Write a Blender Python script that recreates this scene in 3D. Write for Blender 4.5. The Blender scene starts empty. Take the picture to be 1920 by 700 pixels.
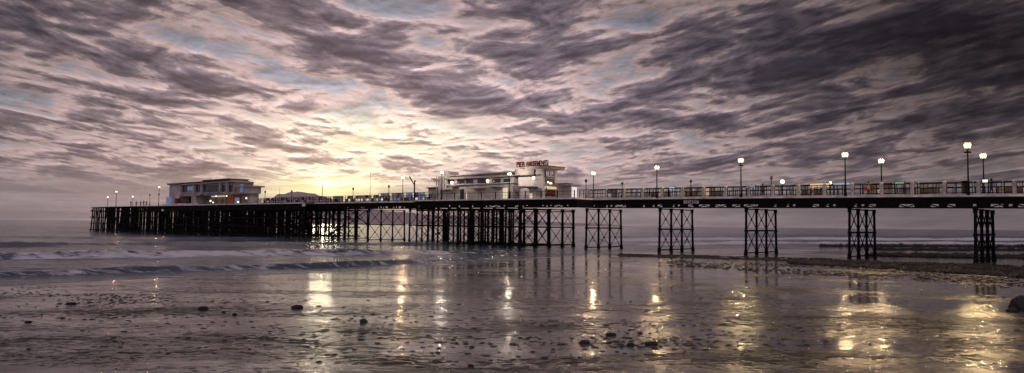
import bpy, bmesh, math, random
import numpy as np
from mathutils import Vector, Matrix
R = math.radians
random.seed(7)
rng = np.random.RandomState(7)
SC = bpy.context.scene
COL = SC.collection

# ------------------------------------------------------------------ camera geometry
F = 1400.0            # focal length in photo pixels (1920 wide)
CAMZ = 3.6
PITCH = math.atan(71.5 / F)
ROLL = math.atan(0.0105)
def hor(x): return 411.4 + .0105 * x
def gp(x, y):
    """ground point seen at a photo pixel (level approximation)"""
    Y = CAMZ * F / (y - hor(x))
    return ((x - 960) / F * Y, Y)
P0 = Vector((51.3, 76.4, 0)); DV = Vector((-.737, .676, 0)).normalized(); NV = Vector((DV.y, -DV.x, 0))
PW = 9.6              # width of the pier neck
def SX(x, t=0.0):
    """distance along the pier of the point seen at column x, t metres behind the near edge"""
    k = (x - 960) / F
    B = P0 + NV * t
    return (k * B.y - B.x) / (DV.x - k * DV.y)
def W(s, t, z=0.0):
    p = P0 + DV * s + NV * t
    return Vector((p.x, p.y, z))
def ZD(s):            # deck level
    return CAMZ + 3.6 + .85 * (1 - math.exp(-max(s, -5) / 80))
def ZY(x, y, s, t):   # height of the point seen at row y
    Yd = W(s, t).y
    return CAMZ + (hor(x) - y) * Yd / F
ANG = math.atan2(DV.y, DV.x)

# ------------------------------------------------------------------ materials
def mat(name, col, rough=.6, metal=0., emit=None, es=0., noise=0., nscale=3., bump=0., ior=1.45, alpha=None):
    m = bpy.data.materials.new(name); m.use_nodes = True
    nt = m.node_tree; b = nt.nodes['Principled BSDF']
    b.inputs['Base Color'].default_value = (*col, 1); b.inputs['Roughness'].default_value = rough
    b.inputs['Metallic'].default_value = metal; b.inputs['IOR'].default_value = ior
    if emit:
        b.inputs['Emission Color'].default_value = (*emit, 1); b.inputs['Emission Strength'].default_value = es
    if noise or bump:
        tc = nt.nodes.new('ShaderNodeTexCoord')
        n = nt.nodes.new('ShaderNodeTexNoise'); n.inputs['Scale'].default_value = nscale; n.inputs['Detail'].default_value = 6
        nt.links.new(tc.outputs['Object'], n.inputs['Vector'])
        if noise:
            r = nt.nodes.new('ShaderNodeValToRGB')
            r.color_ramp.elements[0].position = .35; r.color_ramp.elements[1].position = .68
            r.color_ramp.elements[0].color = (*[c * (1 - noise) for c in col], 1)
            r.color_ramp.elements[1].color = (*[min(1, c * (1 + noise * .5)) for c in col], 1)
            nt.links.new(n.outputs['Fac'], r.inputs['Fac']); nt.links.new(r.outputs['Color'], b.inputs['Base Color'])
        if bump:
            bp = nt.nodes.new('ShaderNodeBump'); bp.inputs['Strength'].default_value = bump; bp.inputs['Distance'].default_value = .05
            nt.links.new(n.outputs['Fac'], bp.inputs['Height']); nt.links.new(bp.outputs['Normal'], b.inputs['Normal'])
    return m
M = {
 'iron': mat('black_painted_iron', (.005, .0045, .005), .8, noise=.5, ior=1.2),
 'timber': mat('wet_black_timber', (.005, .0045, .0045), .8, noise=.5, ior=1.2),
 'deck': mat('deck_planks', (.12, .10, .09), .7, noise=.4),
 'fascia': mat('pale_painted_edge', (.78, .74, .76), .55, noise=.45, nscale=.8),
 'concrete': mat('weathered_concrete', (.42, .40, .41), .8, noise=.35, nscale=2),
 'cream': mat('cream_render', (.48, .45, .43), .8, noise=.35, nscale=.7),
 'white': mat('white_render', (.58, .54, .56), .75, noise=.28, nscale=.6),
 'grey': mat('grey_render', (.34, .30, .29), .8, noise=.3, nscale=.7),
 'mauve': mat('mauve_grey_render', (.46, .41, .45), .8, noise=.22, nscale=.6),
 'roof': mat('roof_felt', (.10, .09, .095), .8, noise=.4, nscale=.6),
 'black': mat('black_trim', (.012, .012, .014), .6),
 'glass': mat('dark_window_glass', (.02, .025, .05), .08, ior=1.6),
 'pane': mat('screen_pane', (.10, .11, .13), .12, ior=1.6),
 'darkwood': mat('dark_panel', (.05, .035, .03), .6, noise=.4),
 'red': mat('red_lettering_glow', (.11, .008, .012), .6, emit=(1, .03, .05), es=.012),  # letters given a trace of glow for the lamplight on them
 'orange': mat('orange_paint_glow', (.30, .09, .05), .6, emit=(1, .2, .06), es=.02),  # paint with a faint glow added, no lamp of its own
 'litwin': mat('lit_window', (.6, .5, .35), .4, emit=(1, .82, .55), es=.6),
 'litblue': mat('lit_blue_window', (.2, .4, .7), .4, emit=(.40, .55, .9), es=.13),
 'litgreen': mat('lit_green_panel', (.1, .4, .2), .4, emit=(.25, .75, .4), es=.10),
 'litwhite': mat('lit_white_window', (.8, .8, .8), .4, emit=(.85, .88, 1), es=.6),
 'warmpane': mat('warm_pane', (.5, .4, .3), .4, emit=(1, .8, .5), es=.30),
 'litred': mat('lit_red_panel', (.12, .02, .025), .4, emit=(.8, .06, .1), es=.02),
 'poster': mat('blue_poster_glow', (.10, .09, .30), .4, emit=(.25, .25, .75), es=.04, noise=.5, nscale=2.0),  # printed colour with a weak glow added
 'globe': mat('lantern_glow', (1, .9, .7), .3, emit=(1, .84, .56), es=2.0),
 'globe2': mat('lantern_glow_yellow', (1, .9, .6), .3, emit=(1, .86, .44), es=1.8),
 'bulb': mat('wall_bulb_glow', (1, .9, .7), .3, emit=(1, .84, .56), es=3.5),
 'deadglobe': mat('unlit_globe', (.05, .045, .04), .3),
 'rock': mat('dark_wet_stone', (.010, .008, .008), .75, noise=.5, nscale=4, bump=.8),
 'rockbrown': mat('brown_wet_stone', (.028, .016, .014), .4, noise=.5, nscale=5, bump=.8),
 'weed': mat('black_seaweed', (.008, .007, .007), .6, noise=.6, nscale=6, bump=.8),
 'skin': mat('skin', (.38, .22, .16), .6),
 'hair': mat('dark_hair', (.02, .014, .01), .6),
 'coat_dark': mat('dark_coat', (.035, .03, .05), .85),
 'coat_beige': mat('beige_coat', (.36, .28, .22), .85),
 'coat_red': mat('red_coat', (.25, .03, .03), .85),
 'coat_grey': mat('grey_coat', (.15, .14, .15), .85),
 'trouser': mat('dark_trousers', (.03, .03, .035), .9),
}

# ------------------------------------------------------------------ mesh helpers
class MB:
    def __init__(self): self.v = []; self.f = []; self.m = []; self.mats = []
    def _mi(self, m):
        if m is None: return 0
        if m not in self.mats: self.mats.append(m)
        return self.mats.index(m)
    def quadbox(self, pts, m=None):
        """8 points: bottom ring 4, top ring 4"""
        b = len(self.v); self.v += [tuple(p) for p in pts]
        for f in ((3, 2, 1, 0), (4, 5, 6, 7), (0, 1, 5, 4), (1, 2, 6, 5), (2, 3, 7, 6), (3, 0, 4, 7)):
            self.f.append(tuple(b + i for i in f)); self.m.append(self._mi(m))
        return self
    def fbox(self, s0, s1, t0, t1, z0, z1, m=None):
        """box in pier coordinates"""
        if s0 > s1: s0, s1 = s1, s0
        return self.quadbox([W(s1, t0, z0), W(s0, t0, z0), W(s0, t1, z0), W(s1, t1, z0),
                             W(s1, t0, z1), W(s0, t0, z1), W(s0, t1, z1), W(s1, t1, z1)], m)
    def box(self, c, sx, sy, sz, rz=0., m=None):
        ca, sa = math.cos(rz), math.sin(rz); P = []
        for z in (-.5, .5):
            for x, y in ((-.5, -.5), (.5, -.5), (.5, .5), (-.5, .5)):
                px, py = x * sx, y * sy
                P.append((c[0] + px * ca - py * sa, c[1] + px * sa + py * ca, c[2] + z * sz))
        return self.quadbox(P, m)
    def tube(self, a, b, r0, r1=None, n=6, m=None):
        r1 = r0 if r1 is None else r1
        a = Vector(a); b = Vector(b); d = (b - a).normalized()
        u = d.orthogonal().normalized(); w = d.cross(u); k = len(self.v)
        for p, r in ((a, r0), (b, r1)):
            for i in range(n):
                t = 2 * math.pi * i / n; self.v.append(tuple(p + (u * math.cos(t) + w * math.sin(t)) * r))
        for i in range(n):
            j = (i + 1) % n; self.f.append((k + i, k + j, k + n + j, k + n + i)); self.m.append(self._mi(m))
        self.f.append(tuple(k + i for i in reversed(range(n)))); self.m.append(self._mi(m))
        self.f.append(tuple(k + n + i for i in range(n))); self.m.append(self._mi(m))
        return self
    def bar(self, a, b, w, m=None): return self.tube(a, b, w * .62, n=4, m=m)
    def lathe(self, c, prof, n=10, m=None):
        k = len(self.v)
        for r, z in prof:
            for i in range(n):
                t = 2 * math.pi * i / n; self.v.append((c[0] + r * math.cos(t), c[1] + r * math.sin(t), c[2] + z))
        for q in range(len(prof) - 1):
            for i in range(n):
                j = (i + 1) % n
                self.f.append((k + q * n + i, k + q * n + j, k + (q + 1) * n + j, k + (q + 1) * n + i)); self.m.append(self._mi(m))
        self.f.append(tuple(k + i for i in reversed(range(n)))); self.m.append(self._mi(m))
        e = k + (len(prof) - 1) * n; self.f.append(tuple(e + i for i in range(n))); self.m.append(self._mi(m))
        return self
    def prism(self, pts_st, z0, z1, m=None):
        """vertical prism over an outline in pier coordinates"""
        k = len(self.v); n = len(pts_st)
        for z in (z0, z1):
            for s, t in pts_st: self.v.append(tuple(W(s, t, z)))
        for i in range(n):
            j = (i + 1) % n; self.f.append((k + i, k + j, k + n + j, k + n + i)); self.m.append(self._mi(m))
        self.f.append(tuple(k + i for i in reversed(range(n)))); self.m.append(self._mi(m))
        self.f.append(tuple(k + n + i for i in range(n))); self.m.append(self._mi(m))
        return self
    def build(self, name, m=None, parent=None, smooth=False):
        me = bpy.data.meshes.new(name); me.from_pydata(self.v, [], self.f); me.update()
        if self.mats and m is None:
            for q in self.mats: me.materials.append(M[q])
            me.polygons.foreach_set('material_index', self.m)
        elif m: me.materials.append(M[m] if isinstance(m, str) else m)
        bm = bmesh.new(); bm.from_mesh(me); bmesh.ops.recalc_face_normals(bm, faces=bm.faces); bm.to_mesh(me); bm.free()
        if smooth:
            me.polygons.foreach_set('use_smooth', [True] * len(me.polygons))
        o = bpy.data.objects.new(name, me); COL.objects.link(o)
        if parent: link_parent(o, parent)
        return o
def link_parent(o, parent):
    o.parent = parent
    if not parent.get('_l'):
        pm = Matrix.Translation(parent.location)
        p = parent.parent
        while p: pm = Matrix.Translation(p.location) @ pm; p = p.parent
        o.matrix_parent_inverse = pm.inverted()
def tag(o, label=None, cat=None, group=None, kind=None):
    if label: o['label'] = label
    if cat: o['category'] = cat
    if group: o['group'] = group
    if kind: o['kind'] = kind
    return o
def thing(name, loc, label, cat, group=None, local=False):
    o = bpy.data.objects.new(name, None); COL.objects.link(o); o.location = loc; o.empty_display_size = .3
    if local: o['_l'] = 1
    return tag(o, label, cat, group)
def dup(root, loc, label=None, rz=0., scale=None):
    r = root.copy(); COL.objects.link(r); r.location = loc; r.rotation_euler = (0, 0, rz)
    if label: r['label'] = label
    if scale: r.scale = scale
    for ch in list(root.children):
        c = ch.copy(); COL.objects.link(c); c.parent = r
        for g in ch.children:
            d = g.copy(); COL.objects.link(d); d.parent = c
    return r

# ------------------------------------------------------------------ numpy noise
_perm = rng.rand(512, 512)
def vnoise(x, y):
    xi = np.floor(x).astype(int); yi = np.floor(y).astype(int); fx = x - xi; fy = y - yi
    fx = fx * fx * (3 - 2 * fx); fy = fy * fy * (3 - 2 * fy)
    a = _perm[xi & 511, yi & 511]; b = _perm[(xi + 1) & 511, yi & 511]
    c = _perm[xi & 511, (yi + 1) & 511]; d = _perm[(xi + 1) & 511, (yi + 1) & 511]
    return (a * (1 - fx) + b * fx) * (1 - fy) + (c * (1 - fx) + d * fx) * fy
def fbm(x, y, o=4):
    t = 0; a = .5
    for i in range(o): t = t + a * (vnoise(x, y) - .5); x = x * 2.03 + 17.3; y = y * 2.03 + 9.1; a *= .5
    return t
def grid_mesh(name, X, Y, Z, attr=None):
    nr, nc = X.shape
    me = bpy.data.meshes.new(name)
    co = np.stack([X, Y, Z], -1).reshape(-1, 3).astype(np.float32)
    idx = np.arange(nr * nc).reshape(nr, nc)
    q = np.stack([idx[:-1, :-1], idx[:-1, 1:], idx[1:, 1:], idx[1:, :-1]], -1).reshape(-1, 4)
    me.vertices.add(len(co)); me.vertices.foreach_set('co', co.ravel())
    me.loops.add(q.size); me.loops.foreach_set('vertex_index', q.ravel().astype(np.int32))
    me.polygons.add(len(q)); me.polygons.foreach_set('loop_start', np.arange(0, q.size, 4, dtype=np.int32))
    me.polygons.foreach_set('loop_total', np.full(len(q), 4, dtype=np.int32))
    me.update(calc_edges=True); me.validate()
    me.polygons.foreach_set('use_smooth', np.ones(len(me.polygons), dtype=bool))
    for k, a in (attr or {}).items():
        at = me.attributes.new(k, 'FLOAT', 'POINT'); at.data.foreach_set('value', a.ravel().astype(np.float32))
    o = bpy.data.objects.new(name, me); COL.objects.link(o)
    return o

# ------------------------------------------------------------------ node expression helper
class N:
    def __init__(s, nt): s.nt = nt
    def node(s, t, **kw):
        n = s.nt.nodes.new(t)
        for k, v in kw.items(): setattr(n, k, v)
        return n
    def setin(s, n, i, v):
        if isinstance(v, bpy.types.NodeSocket): s.nt.links.new(v, n.inputs[i])
        elif v is not None: n.inputs[i].default_value = v
    def m(s, op, a, b=None, c=None, clamp=False):
        n = s.node('ShaderNodeMath', operation=op, use_clamp=clamp)
        s.setin(n, 0, a); s.setin(n, 1, b); s.setin(n, 2, c)
        return n.outputs[0]
    def add(s, a, b): return s.m('ADD', a, b)
    def sub(s, a, b): return s.m('SUBTRACT', a, b)
    def mul(s, a, b): return s.m('MULTIPLY', a, b)
    def ss(s, x, a, b, o0=0., o1=1.):
        n = s.node('ShaderNodeMapRange', interpolation_type='SMOOTHSTEP')
        s.setin(n, 0, x); s.setin(n, 1, a); s.setin(n, 2, b); s.setin(n, 3, o0); s.setin(n, 4, o1)
        return n.outputs[0]
    def mix(s, f, a, b):
        n = s.node('ShaderNodeMix', data_type='RGBA')
        s.setin(n, 0, f)
        for i, v in ((6, a), (7, b)):
            if isinstance(v, bpy.types.NodeSocket): s.nt.links.new(v, n.inputs[i])
            else: n.inputs[i].default_value = (*v, 1)
        return n.outputs[2]
    def scale(s, col, f):
        n = s.node('ShaderNodeVectorMath', operation='SCALE')
        if isinstance(col, bpy.types.NodeSocket): s.nt.links.new(col, n.inputs[0])
        else: n.inputs[0].default_value = col
        s.setin(n, 3, f); return n.outputs[0]
    def vadd(s, a, b):
        n = s.node('ShaderNodeVectorMath', operation='ADD')
        for i, v in ((0, a), (1, b)):
            if isinstance(v, bpy.types.NodeSocket): s.nt.links.new(v, n.inputs[i])
            else: n.inputs[i].default_value = v
        return n.outputs[0]
    def comb(s, x, y, z=0.):
        n = s.node('ShaderNodeCombineXYZ'); s.setin(n, 0, x); s.setin(n, 1, y); s.setin(n, 2, z); return n.outputs[0]
    def noise(s, vec, scale, detail=8, rough=.55, dist=0., lac=2.):
        n = s.node('ShaderNodeTexNoise'); s.nt.links.new(vec, n.inputs['Vector'])
        n.inputs['Scale'].default_value = scale; n.inputs['Detail'].default_value = detail
        n.inputs['Roughness'].default_value = rough; n.inputs['Distortion'].default_value = dist; n.inputs['Lacunarity'].default_value = lac
        return n.outputs['Fac']

# ------------------------------------------------------------------ world
SUN_AZ = math.atan((605 - 960) / F); SUN_EL = R(3.4)
US, VS, FAN = 1.0, 3.0, .45
def build_world():
    w = bpy.data.worlds.new("World"); SC.world = w; w.use_nodes = True
    nt = w.node_tree; nt.nodes.clear(); q = N(nt)
    tc = q.node('ShaderNodeTexCoord'); sep = q.node('ShaderNodeSeparateXYZ')
    nt.links.new(tc.outputs['Generated'], sep.inputs[0]); x, y, z = sep.outputs
    zc = q.m('MAXIMUM', z, 0.)
    az = q.m('ARCTAN2', x, y)                       # 0 = straight ahead, + to the right
    el = q.m('ARCSINE', zc)
    def g(px, py, sx, sy, rot=0.):                  # a soft lobe in azimuth / elevation
        a0 = math.atan((px - 960) / F); e0 = (hor(px) - py) / F * math.cos(a0)
        da = q.sub(az, a0); de = q.sub(el, e0)
        if rot:
            c, s_ = math.cos(rot), math.sin(rot)
            da, de = q.add(q.mul(da, c), q.mul(de, s_)), q.sub(q.mul(de, c), q.mul(da, s_))
        da = q.mul(da, F / sx); de = q.mul(de, F / sy)
        return q.m('EXPONENT', q.mul(q.add(q.mul(da, da), q.mul(de, de)), -1.))
    # cloud streets: long bands that fan out and rise away from the bearing of the afterglow,
    # and crowd together towards the horizon
    ST = math.atan((760 - 960) / F)
    da = q.sub(az, ST)
    spread = q.m('SQRT', q.add(q.mul(da, da), .02))
    wv = q.m('DIVIDE', el, q.add(1., q.mul(spread, FAN)))
    u = q.mul(q.m('DIVIDE', da, q.add(wv, .11)), US)
    v = q.mul(q.m('LOGARITHM', q.add(wv, .05), math.e), -1.)
    P = q.comb(u, q.mul(v, VS), 0.)
    def density(vec):
        a = q.noise(vec, 1.7, 11, .60, .45)
        b = q.noise(vec, 5.5, 7, .60, .6)
        return q.add(q.mul(a, .72), q.mul(b, .28))
    d0 = density(P)
    d1 = density(q.comb(u, q.add(q.mul(v, VS), .06), 0.))
    rel = q.mul(q.sub(d1, d0), 5.5)                # positive: edge turned to the sun
    bias = 0.
    for (px, py, sx, sy, amp, rot) in BLOBS:
        bias = q.add(q.mul(g(px, py, sx, sy, rot), amp), bias)
    D = q.add(d0, bias)
    gs = g(610, 352, 135, 32); gm = g(690, 268, 250, 58); gw = g(720, 260, 700, 170)
    gtop = g(700, 110, 640, 210); back = q.ss(y, -.5, .3, 1., 0.)
    lum = q.add(q.add(q.mul(gs, .80), q.mul(gm, .40)), q.add(q.mul(gw, .36), q.mul(gtop, .17)))
    lum = q.add(q.add(lum, .26), q.mul(back, .55))
    lum = q.add(lum, q.add(q.ss(el, 0., .13, .09, 0.), q.mul(g(60, 400, 520, 90), .14)))
    warm = q.m('MINIMUM', q.add(gs, q.mul(gm, .8)), 1.)
    hi = q.ss(el, .02, .2)
    clear = q.mix(hi, (.78, .66, .70), (.58, .57, .70))
    clear = q.scale(q.mix(warm, clear, (1.0, .92, .60)), lum)
    rim = q.scale(q.mix(warm, (1.08, .79, .79), (1.2, 1.05, .76)), q.mul(lum, 1.08))
    mid = q.scale(q.mix(warm, (.545, .42, .51), (.74, .60, .50)), q.mul(lum, .84))
    dark = q.scale(q.mix(warm, (.305, .24, .355), (.50, .40, .41)), q.mul(lum, .66))
    c = q.mix(q.ss(D, .405, .465), clear, rim)
    c = q.mix(q.ss(D, .462, .535), c, mid)
    c = q.mix(q.ss(D, .525, .625), c, dark)
    lit = q.add(1., q.m('MINIMUM', q.m('MAXIMUM', rel, -.35), .85))
    c = q.scale(c, lit)
    # smooth veil near the horizon with thin streaks
    band = q.noise(q.comb(q.mul(az, 3.), q.mul(el, 60.), 3.), 1.0, 6, .6, .4)
    veil = q.mix(warm, (.62, .52, .57), (1.05, .99, .52))
    veil = q.scale(veil, q.mul(q.add(lum, .02), q.add(.74, q.mul(q.ss(band, .38, .66), .36))))
    c = q.mix(q.ss(el, .028, .085, .90, 0.), c, veil)
    c = q.vadd(c, q.scale((1.0, .98, .70), q.mul(g(605, 343, 14, 11), .5)))
    # real sky adds the blue of the upper air
    sky = q.node('ShaderNodeTexSky', sky_type='NISHITA', sun_disc=False, sun_elevation=SUN_EL, sun_rotation=SUN_AZ)
    sky.air_density = 1.; sky.dust_density = 1.5
    c = q.vadd(c, q.scale(sky.outputs[0], .004))
    # dark cloud bank towards the upper right
    dk = q.add(q.mul(g(1960, 70, 520, 240), .82), q.mul(g(1400, 90, 380, 90), .05))
    dk = q.add(dk, q.mul(g(-80, 60, 420, 260), .30))
    c = q.scale(c, q.m('MAXIMUM', q.sub(1., dk), .1))
    bg = q.node('ShaderNodeBackground'); nt.links.new(c, bg.inputs[0]); bg.inputs[1].default_value = 1.0
    out = q.node('ShaderNodeOutputWorld'); nt.links.new(bg.outputs[0], out.inputs[0])
#          x    y    sx   sy  amp  rot
BLOBS = [(820, 90, 60, 34, -.10, -.3), (900, 40, 60, 40, -.05, 0), (330, 40, 240, 34, .03, .25), (150, 110, 280, 50, .04, -.25), (620, 40, 120, 26, .03, 0),
         (660, 100, 110, 26, .06, 0), (960, 110, 110, 30, .06, -.15), (1060, 30, 120, 24, .04, 0), (640, 185, 260, 30, .01, 0),
         (560, 215, 260, 24, -.02, 0), (1300, 100, 260, 40, .05, -.1), (1000, 185, 200, 20, .02, .1), (1500, 165, 260, 16, -.01, .08),
         (1300, 240, 220, 22, .04, 0), (250, 210, 350, 22, .03, -.12), (640, 255, 240, 30, -.08, 0), (1800, 110, 300, 110, .07, 0),
         (1350, 290, 400, 22, .0, 0), (500, 140, 200, 22, -.05, -.2), (120, 160, 200, 16, -.04, -.25), (1250, 195, 200, 12, -.03, -.1), (1150, 150, 200, 40, .035, 0), (1350, 180, 200, 30, .03, 0)]
build_world()

sl = bpy.data.lights.new('sun', 'SUN'); sl.energy = .03; sl.angle = R(2.2); sl.color = (1, .86, .6)
so = bpy.data.objects.new('sun', sl); COL.objects.link(so)
sd = Vector((math.sin(SUN_AZ) * math.cos(SUN_EL), math.cos(SUN_AZ) * math.cos(SUN_EL), math.sin(SUN_EL)))
so.rotation_euler = sd.to_track_quat('Z', 'Y').to_euler()

cam = bpy.data.cameras.new('camera'); co = bpy.data.objects.new('camera', cam); COL.objects.link(co)
co.location = (0, 0, CAMZ); cam.sensor_width = 36; cam.lens = 36 * F / 1920; cam.clip_end = 20000; cam.clip_start = .1
co.rotation_euler = (Matrix.Rotation(math.pi / 2 + PITCH, 3, 'X') @ Matrix.Rotation(ROLL, 3, 'Z')).to_euler()
SC.camera = co
SC.view_settings.view_transform = 'Standard'; SC.view_settings.look = 'None'; SC.view_settings.gamma = 1
SC.view_settings.exposure = -.12
SC.cycles.max_bounces = 6; SC.cycles.use_denoising = True; SC.cycles.sample_clamp_indirect = 6

# ------------------------------------------------------------------ beach and sea
EDGE = [(-60, 536), (0, 535), (150, 529), (257, 523), (467, 516), (640, 509), (820, 498), (960, 488), (1080, 480),
        (1160, 473), (1300, 466), (1500, 463), (1920, 465)]
E = np.array([gp(*p) for p in EDGE]); E = np.vstack([[-400, E[0, 1] - 60], [-120, E[0, 1] - 12], E, [400, E[-1, 1] + 10]])
E = E[np.argsort(E[:, 0])]
def shoreY(X): return np.interp(X, E[:, 0], E[:, 1])
def curve(pts):
    A = np.array([gp(*p) for p in pts]); A = A[np.argsort(A[:, 0])]
    return A
def fan(rows, ncol, amax, oy=-12):
    a = np.tan(np.linspace(-amax, amax, ncol))
    Y = np.repeat(rows[:, None], ncol, 1); X = (Y - oy) * a[None, :]
    return X, Y
def row_list(y0, y1, px, smax):
    r = [y0]
    while r[-1] < y1: r.append(r[-1] + min(max(r[-1] ** 2 / (CAMZ * F) * px, .05), smax))
    return np.array(r)
def sand_height(X, Y):
    q = Y - shoreY(X)
    z = np.where(q > 0, -q * .02, np.minimum(-q * .0022, .07))
    z = np.maximum(z, -1.2)
    land = np.clip(-q / 6, 0, 1)
    z = z + land * (fbm(X * .11, Y * .11) * .03 + fbm(X * .3 + 40, Y * .9) * .005)
    # rising dry beach to the right
    z = z + np.clip((X - 60) / 60, 0, 1) * .25 * land
    return z
rows = np.concatenate([np.linspace(-60, 5.5, 24), row_list(6, 170, 1.1, .6), np.geomspace(172, 9000, 60)])
X, Y = fan(rows, 520, R(58), oy=-62)
Z = sand_height(X, Y)
beach = grid_mesh('beach', X, Y, Z); beach['kind'] = 'structure'

def sand_material():
    m = bpy.data.materials.new('wet_sand'); m.use_nodes = True; nt = m.node_tree; q = N(nt)
    b = nt.nodes['Principled BSDF']; tc = q.node('ShaderNodeTexCoord'); ob = tc.outputs['Object']
    sep = q.node('ShaderNodeSeparateXYZ'); nt.links.new(ob, sep.inputs[0]); x, y, _ = sep.outputs
    big = q.noise(q.comb(q.mul(x, .05), q.mul(y, .12)), 1., 6, .6, .6)
    patch = q.noise(q.comb(q.mul(x, .38), q.mul(y, .60), 5.), 1., 11, .76, 1.0)
    pool = q.ss(y, 26., 44., 0., 1.)
    film = q.ss(q.add(q.add(q.mul(big, .45), q.mul(patch, .55)), q.mul(pool, .075)), .44, .54)          # 1 = sheet of water
    grit = q.noise(ob, 9., 5, .7, .4)
    deb = q.noise(q.comb(q.mul(x, 2.2), q.mul(y, 3.6), 9.), 1., 9, .78, .8)
    deb2 = q.noise(q.comb(q.mul(x, .12), q.mul(y, .25), 3.), 1., 5, .6, .6)
    weedy = q.ss(q.add(q.mul(deb, .60), q.mul(deb2, .40)), .515, .55)
    dry = q.sub(1., film)
    col = q.mix(grit, (.012, .008, .009), (.050, .036, .036))
    col = q.mix(film, col, (.045, .037, .048))
    col = q.mix(weedy, col, (.006, .005, .005))
    nt.links.new(col, b.inputs['Base Color'])
    rough = q.add(q.mul(dry, .17), q.add(.075, q.mul(weedy, .3)))
    spec = q.m('MAXIMUM', q.sub(q.sub(.5, q.mul(dry, .20)), q.mul(weedy, .34)), .04)
    nt.links.new(spec, b.inputs['Specular IOR Level'])
    nt.links.new(rough, b.inputs['Roughness'])
    b.inputs['IOR'].default_value = 1.75
    # ripples, longer across the view of the incoming water than along it
    rip = q.noise(q.comb(q.mul(x, .28), q.mul(y, 2.4), 1.), 1., 4, .55, .15)
    fine = q.noise(q.comb(q.mul(x, .8), q.mul(y, 8.0), 2.), 1., 3, .6, .1)
    crin = q.noise(q.comb(q.mul(x, 6.), q.mul(y, 13.), 2.), 1., 4, .7, .8)
    h = q.add(q.mul(rip, .020), q.mul(fine, q.add(.0135, q.mul(dry, .006))))
    h = q.add(h, q.mul(crin, q.add(.0026, q.mul(dry, .0050))))
    h = q.add(h, q.mul(weedy, .010))
    bp = q.node('ShaderNodeBump'); bp.inputs['Strength'].default_value = .6; bp.inputs['Distance'].default_value = 1.
    h = q.mul(h, q.sub(1.05, q.mul(pool, .42)))
    nt.links.new(h, bp.inputs['Height']); nt.links.new(bp.outputs['Normal'], b.inputs['Normal'])
    return m
beach.data.materials.append(sand_material())

# crest lines of the breakers: (pixel line, height m, width m, foam)
CR = [([(-60, 518), (0, 517), (250, 510), (470, 504), (640, 499), (820, 491), (1000, 481)], .42, 2.2, .55, (-55, 6)),
      ([(-60, 485), (0, 484), (300, 481), (640, 477), (900, 474), (1060, 470)], .62, 3.4, 1.0, (-90, 4)),
      ([(-60, 462), (0, 461), (300, 459), (640, 458), (900, 459)], .50, 5., .25, (-140, 0)),
      ([(-60, 446), (300, 448), (640, 450)], .45, 8., .1, (-200, -10)),
      ([(1090, 462), (1400, 456), (1700, 457), (1960, 458)], .45, 4., 1.3, (14, 300)),
      ([(1090, 453), (1400, 449), (1700, 450), (1960, 451)], .80, 6., 1.5, (10, 400)),
      ([(1090, 446), (1400, 443), (1700, 444), (1960, 445)], .35, 10., .2, (10, 400))]
def sea_height(X, Y):
    q = Y - shoreY(X)
    z = np.clip(q / 3, -3, 1) * .02
    foam = np.zeros_like(X)
    far = np.clip(q / 12, 0, 1)
    fade = np.exp(-np.maximum(Y - 300, 0) / 400)
    z = z + far * fade * (np.sin((Y * .93 + X * .12) * .42 + fbm(X * .03, Y * .03, 3) * 14) * .07
                   + fbm(X * .18, Y * .45, 4) * .28 + fbm(X * .6, Y * 1.4, 3) * .10)
    z = z + np.clip(q / 3, 0, 1) * fbm(X * .8 + 7, Y * 1.6, 3) * .05
    for pts, hgt, wd, fo, (xa, xb) in CR:
        A = curve(pts); cy = np.interp(X, A[:, 0], A[:, 1])
        cy = cy + fbm(X * .06, X * 0 + hgt * 30, 3) * wd * 1.6
        e = (Y - cy)
        lat = np.clip((X - xa) / 12, 0, 1) * np.clip((xb - X) / 14, 0, 1)
        amp = hgt * lat * (.75 + 1.1 * fbm(X * .12 + 3, X * 0 + wd, 3))
        prof = np.where(e < 0, np.exp(-(e / (wd * .32)) ** 2), np.exp(-(e / (wd * 1.3)) ** 2))
        z = z + amp * prof * np.clip(q / 2, 0, 1)
        ff = np.where(e < 0, np.exp(-((e + wd * .45) / (wd * .75)) ** 2), np.exp(-(e / (wd * .35)) ** 2))
        foam = np.maximum(foam, ff * lat * fo * (.8 + fbm(X * .1, Y * .2, 3)))
    # swash edge
    foam = np.maximum(foam, np.exp(-((q - 1.2) / .9) ** 2) * .5)
    foam = np.maximum(foam, np.exp(-((q - 5) / 5) ** 2) * .16)
    z = np.where(q < 0, z + q * .02, z)
    return z, foam
rows = np.concatenate([row_list(22, 420, .62, 2.), np.geomspace(423, 9500, 70)])
X, Y = fan(rows, 620, R(50), oy=-40)
Z, FO = sea_height(X, Y)
keep = (Y - shoreY(X))
Zs = sand_height(X, Y)
Z = np.where(keep < 0, np.minimum(Z, Zs - .05), Z)
sea = grid_mesh('sea', X, Y, Z, {'foam': FO}); sea['kind'] = 'structure'
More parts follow.
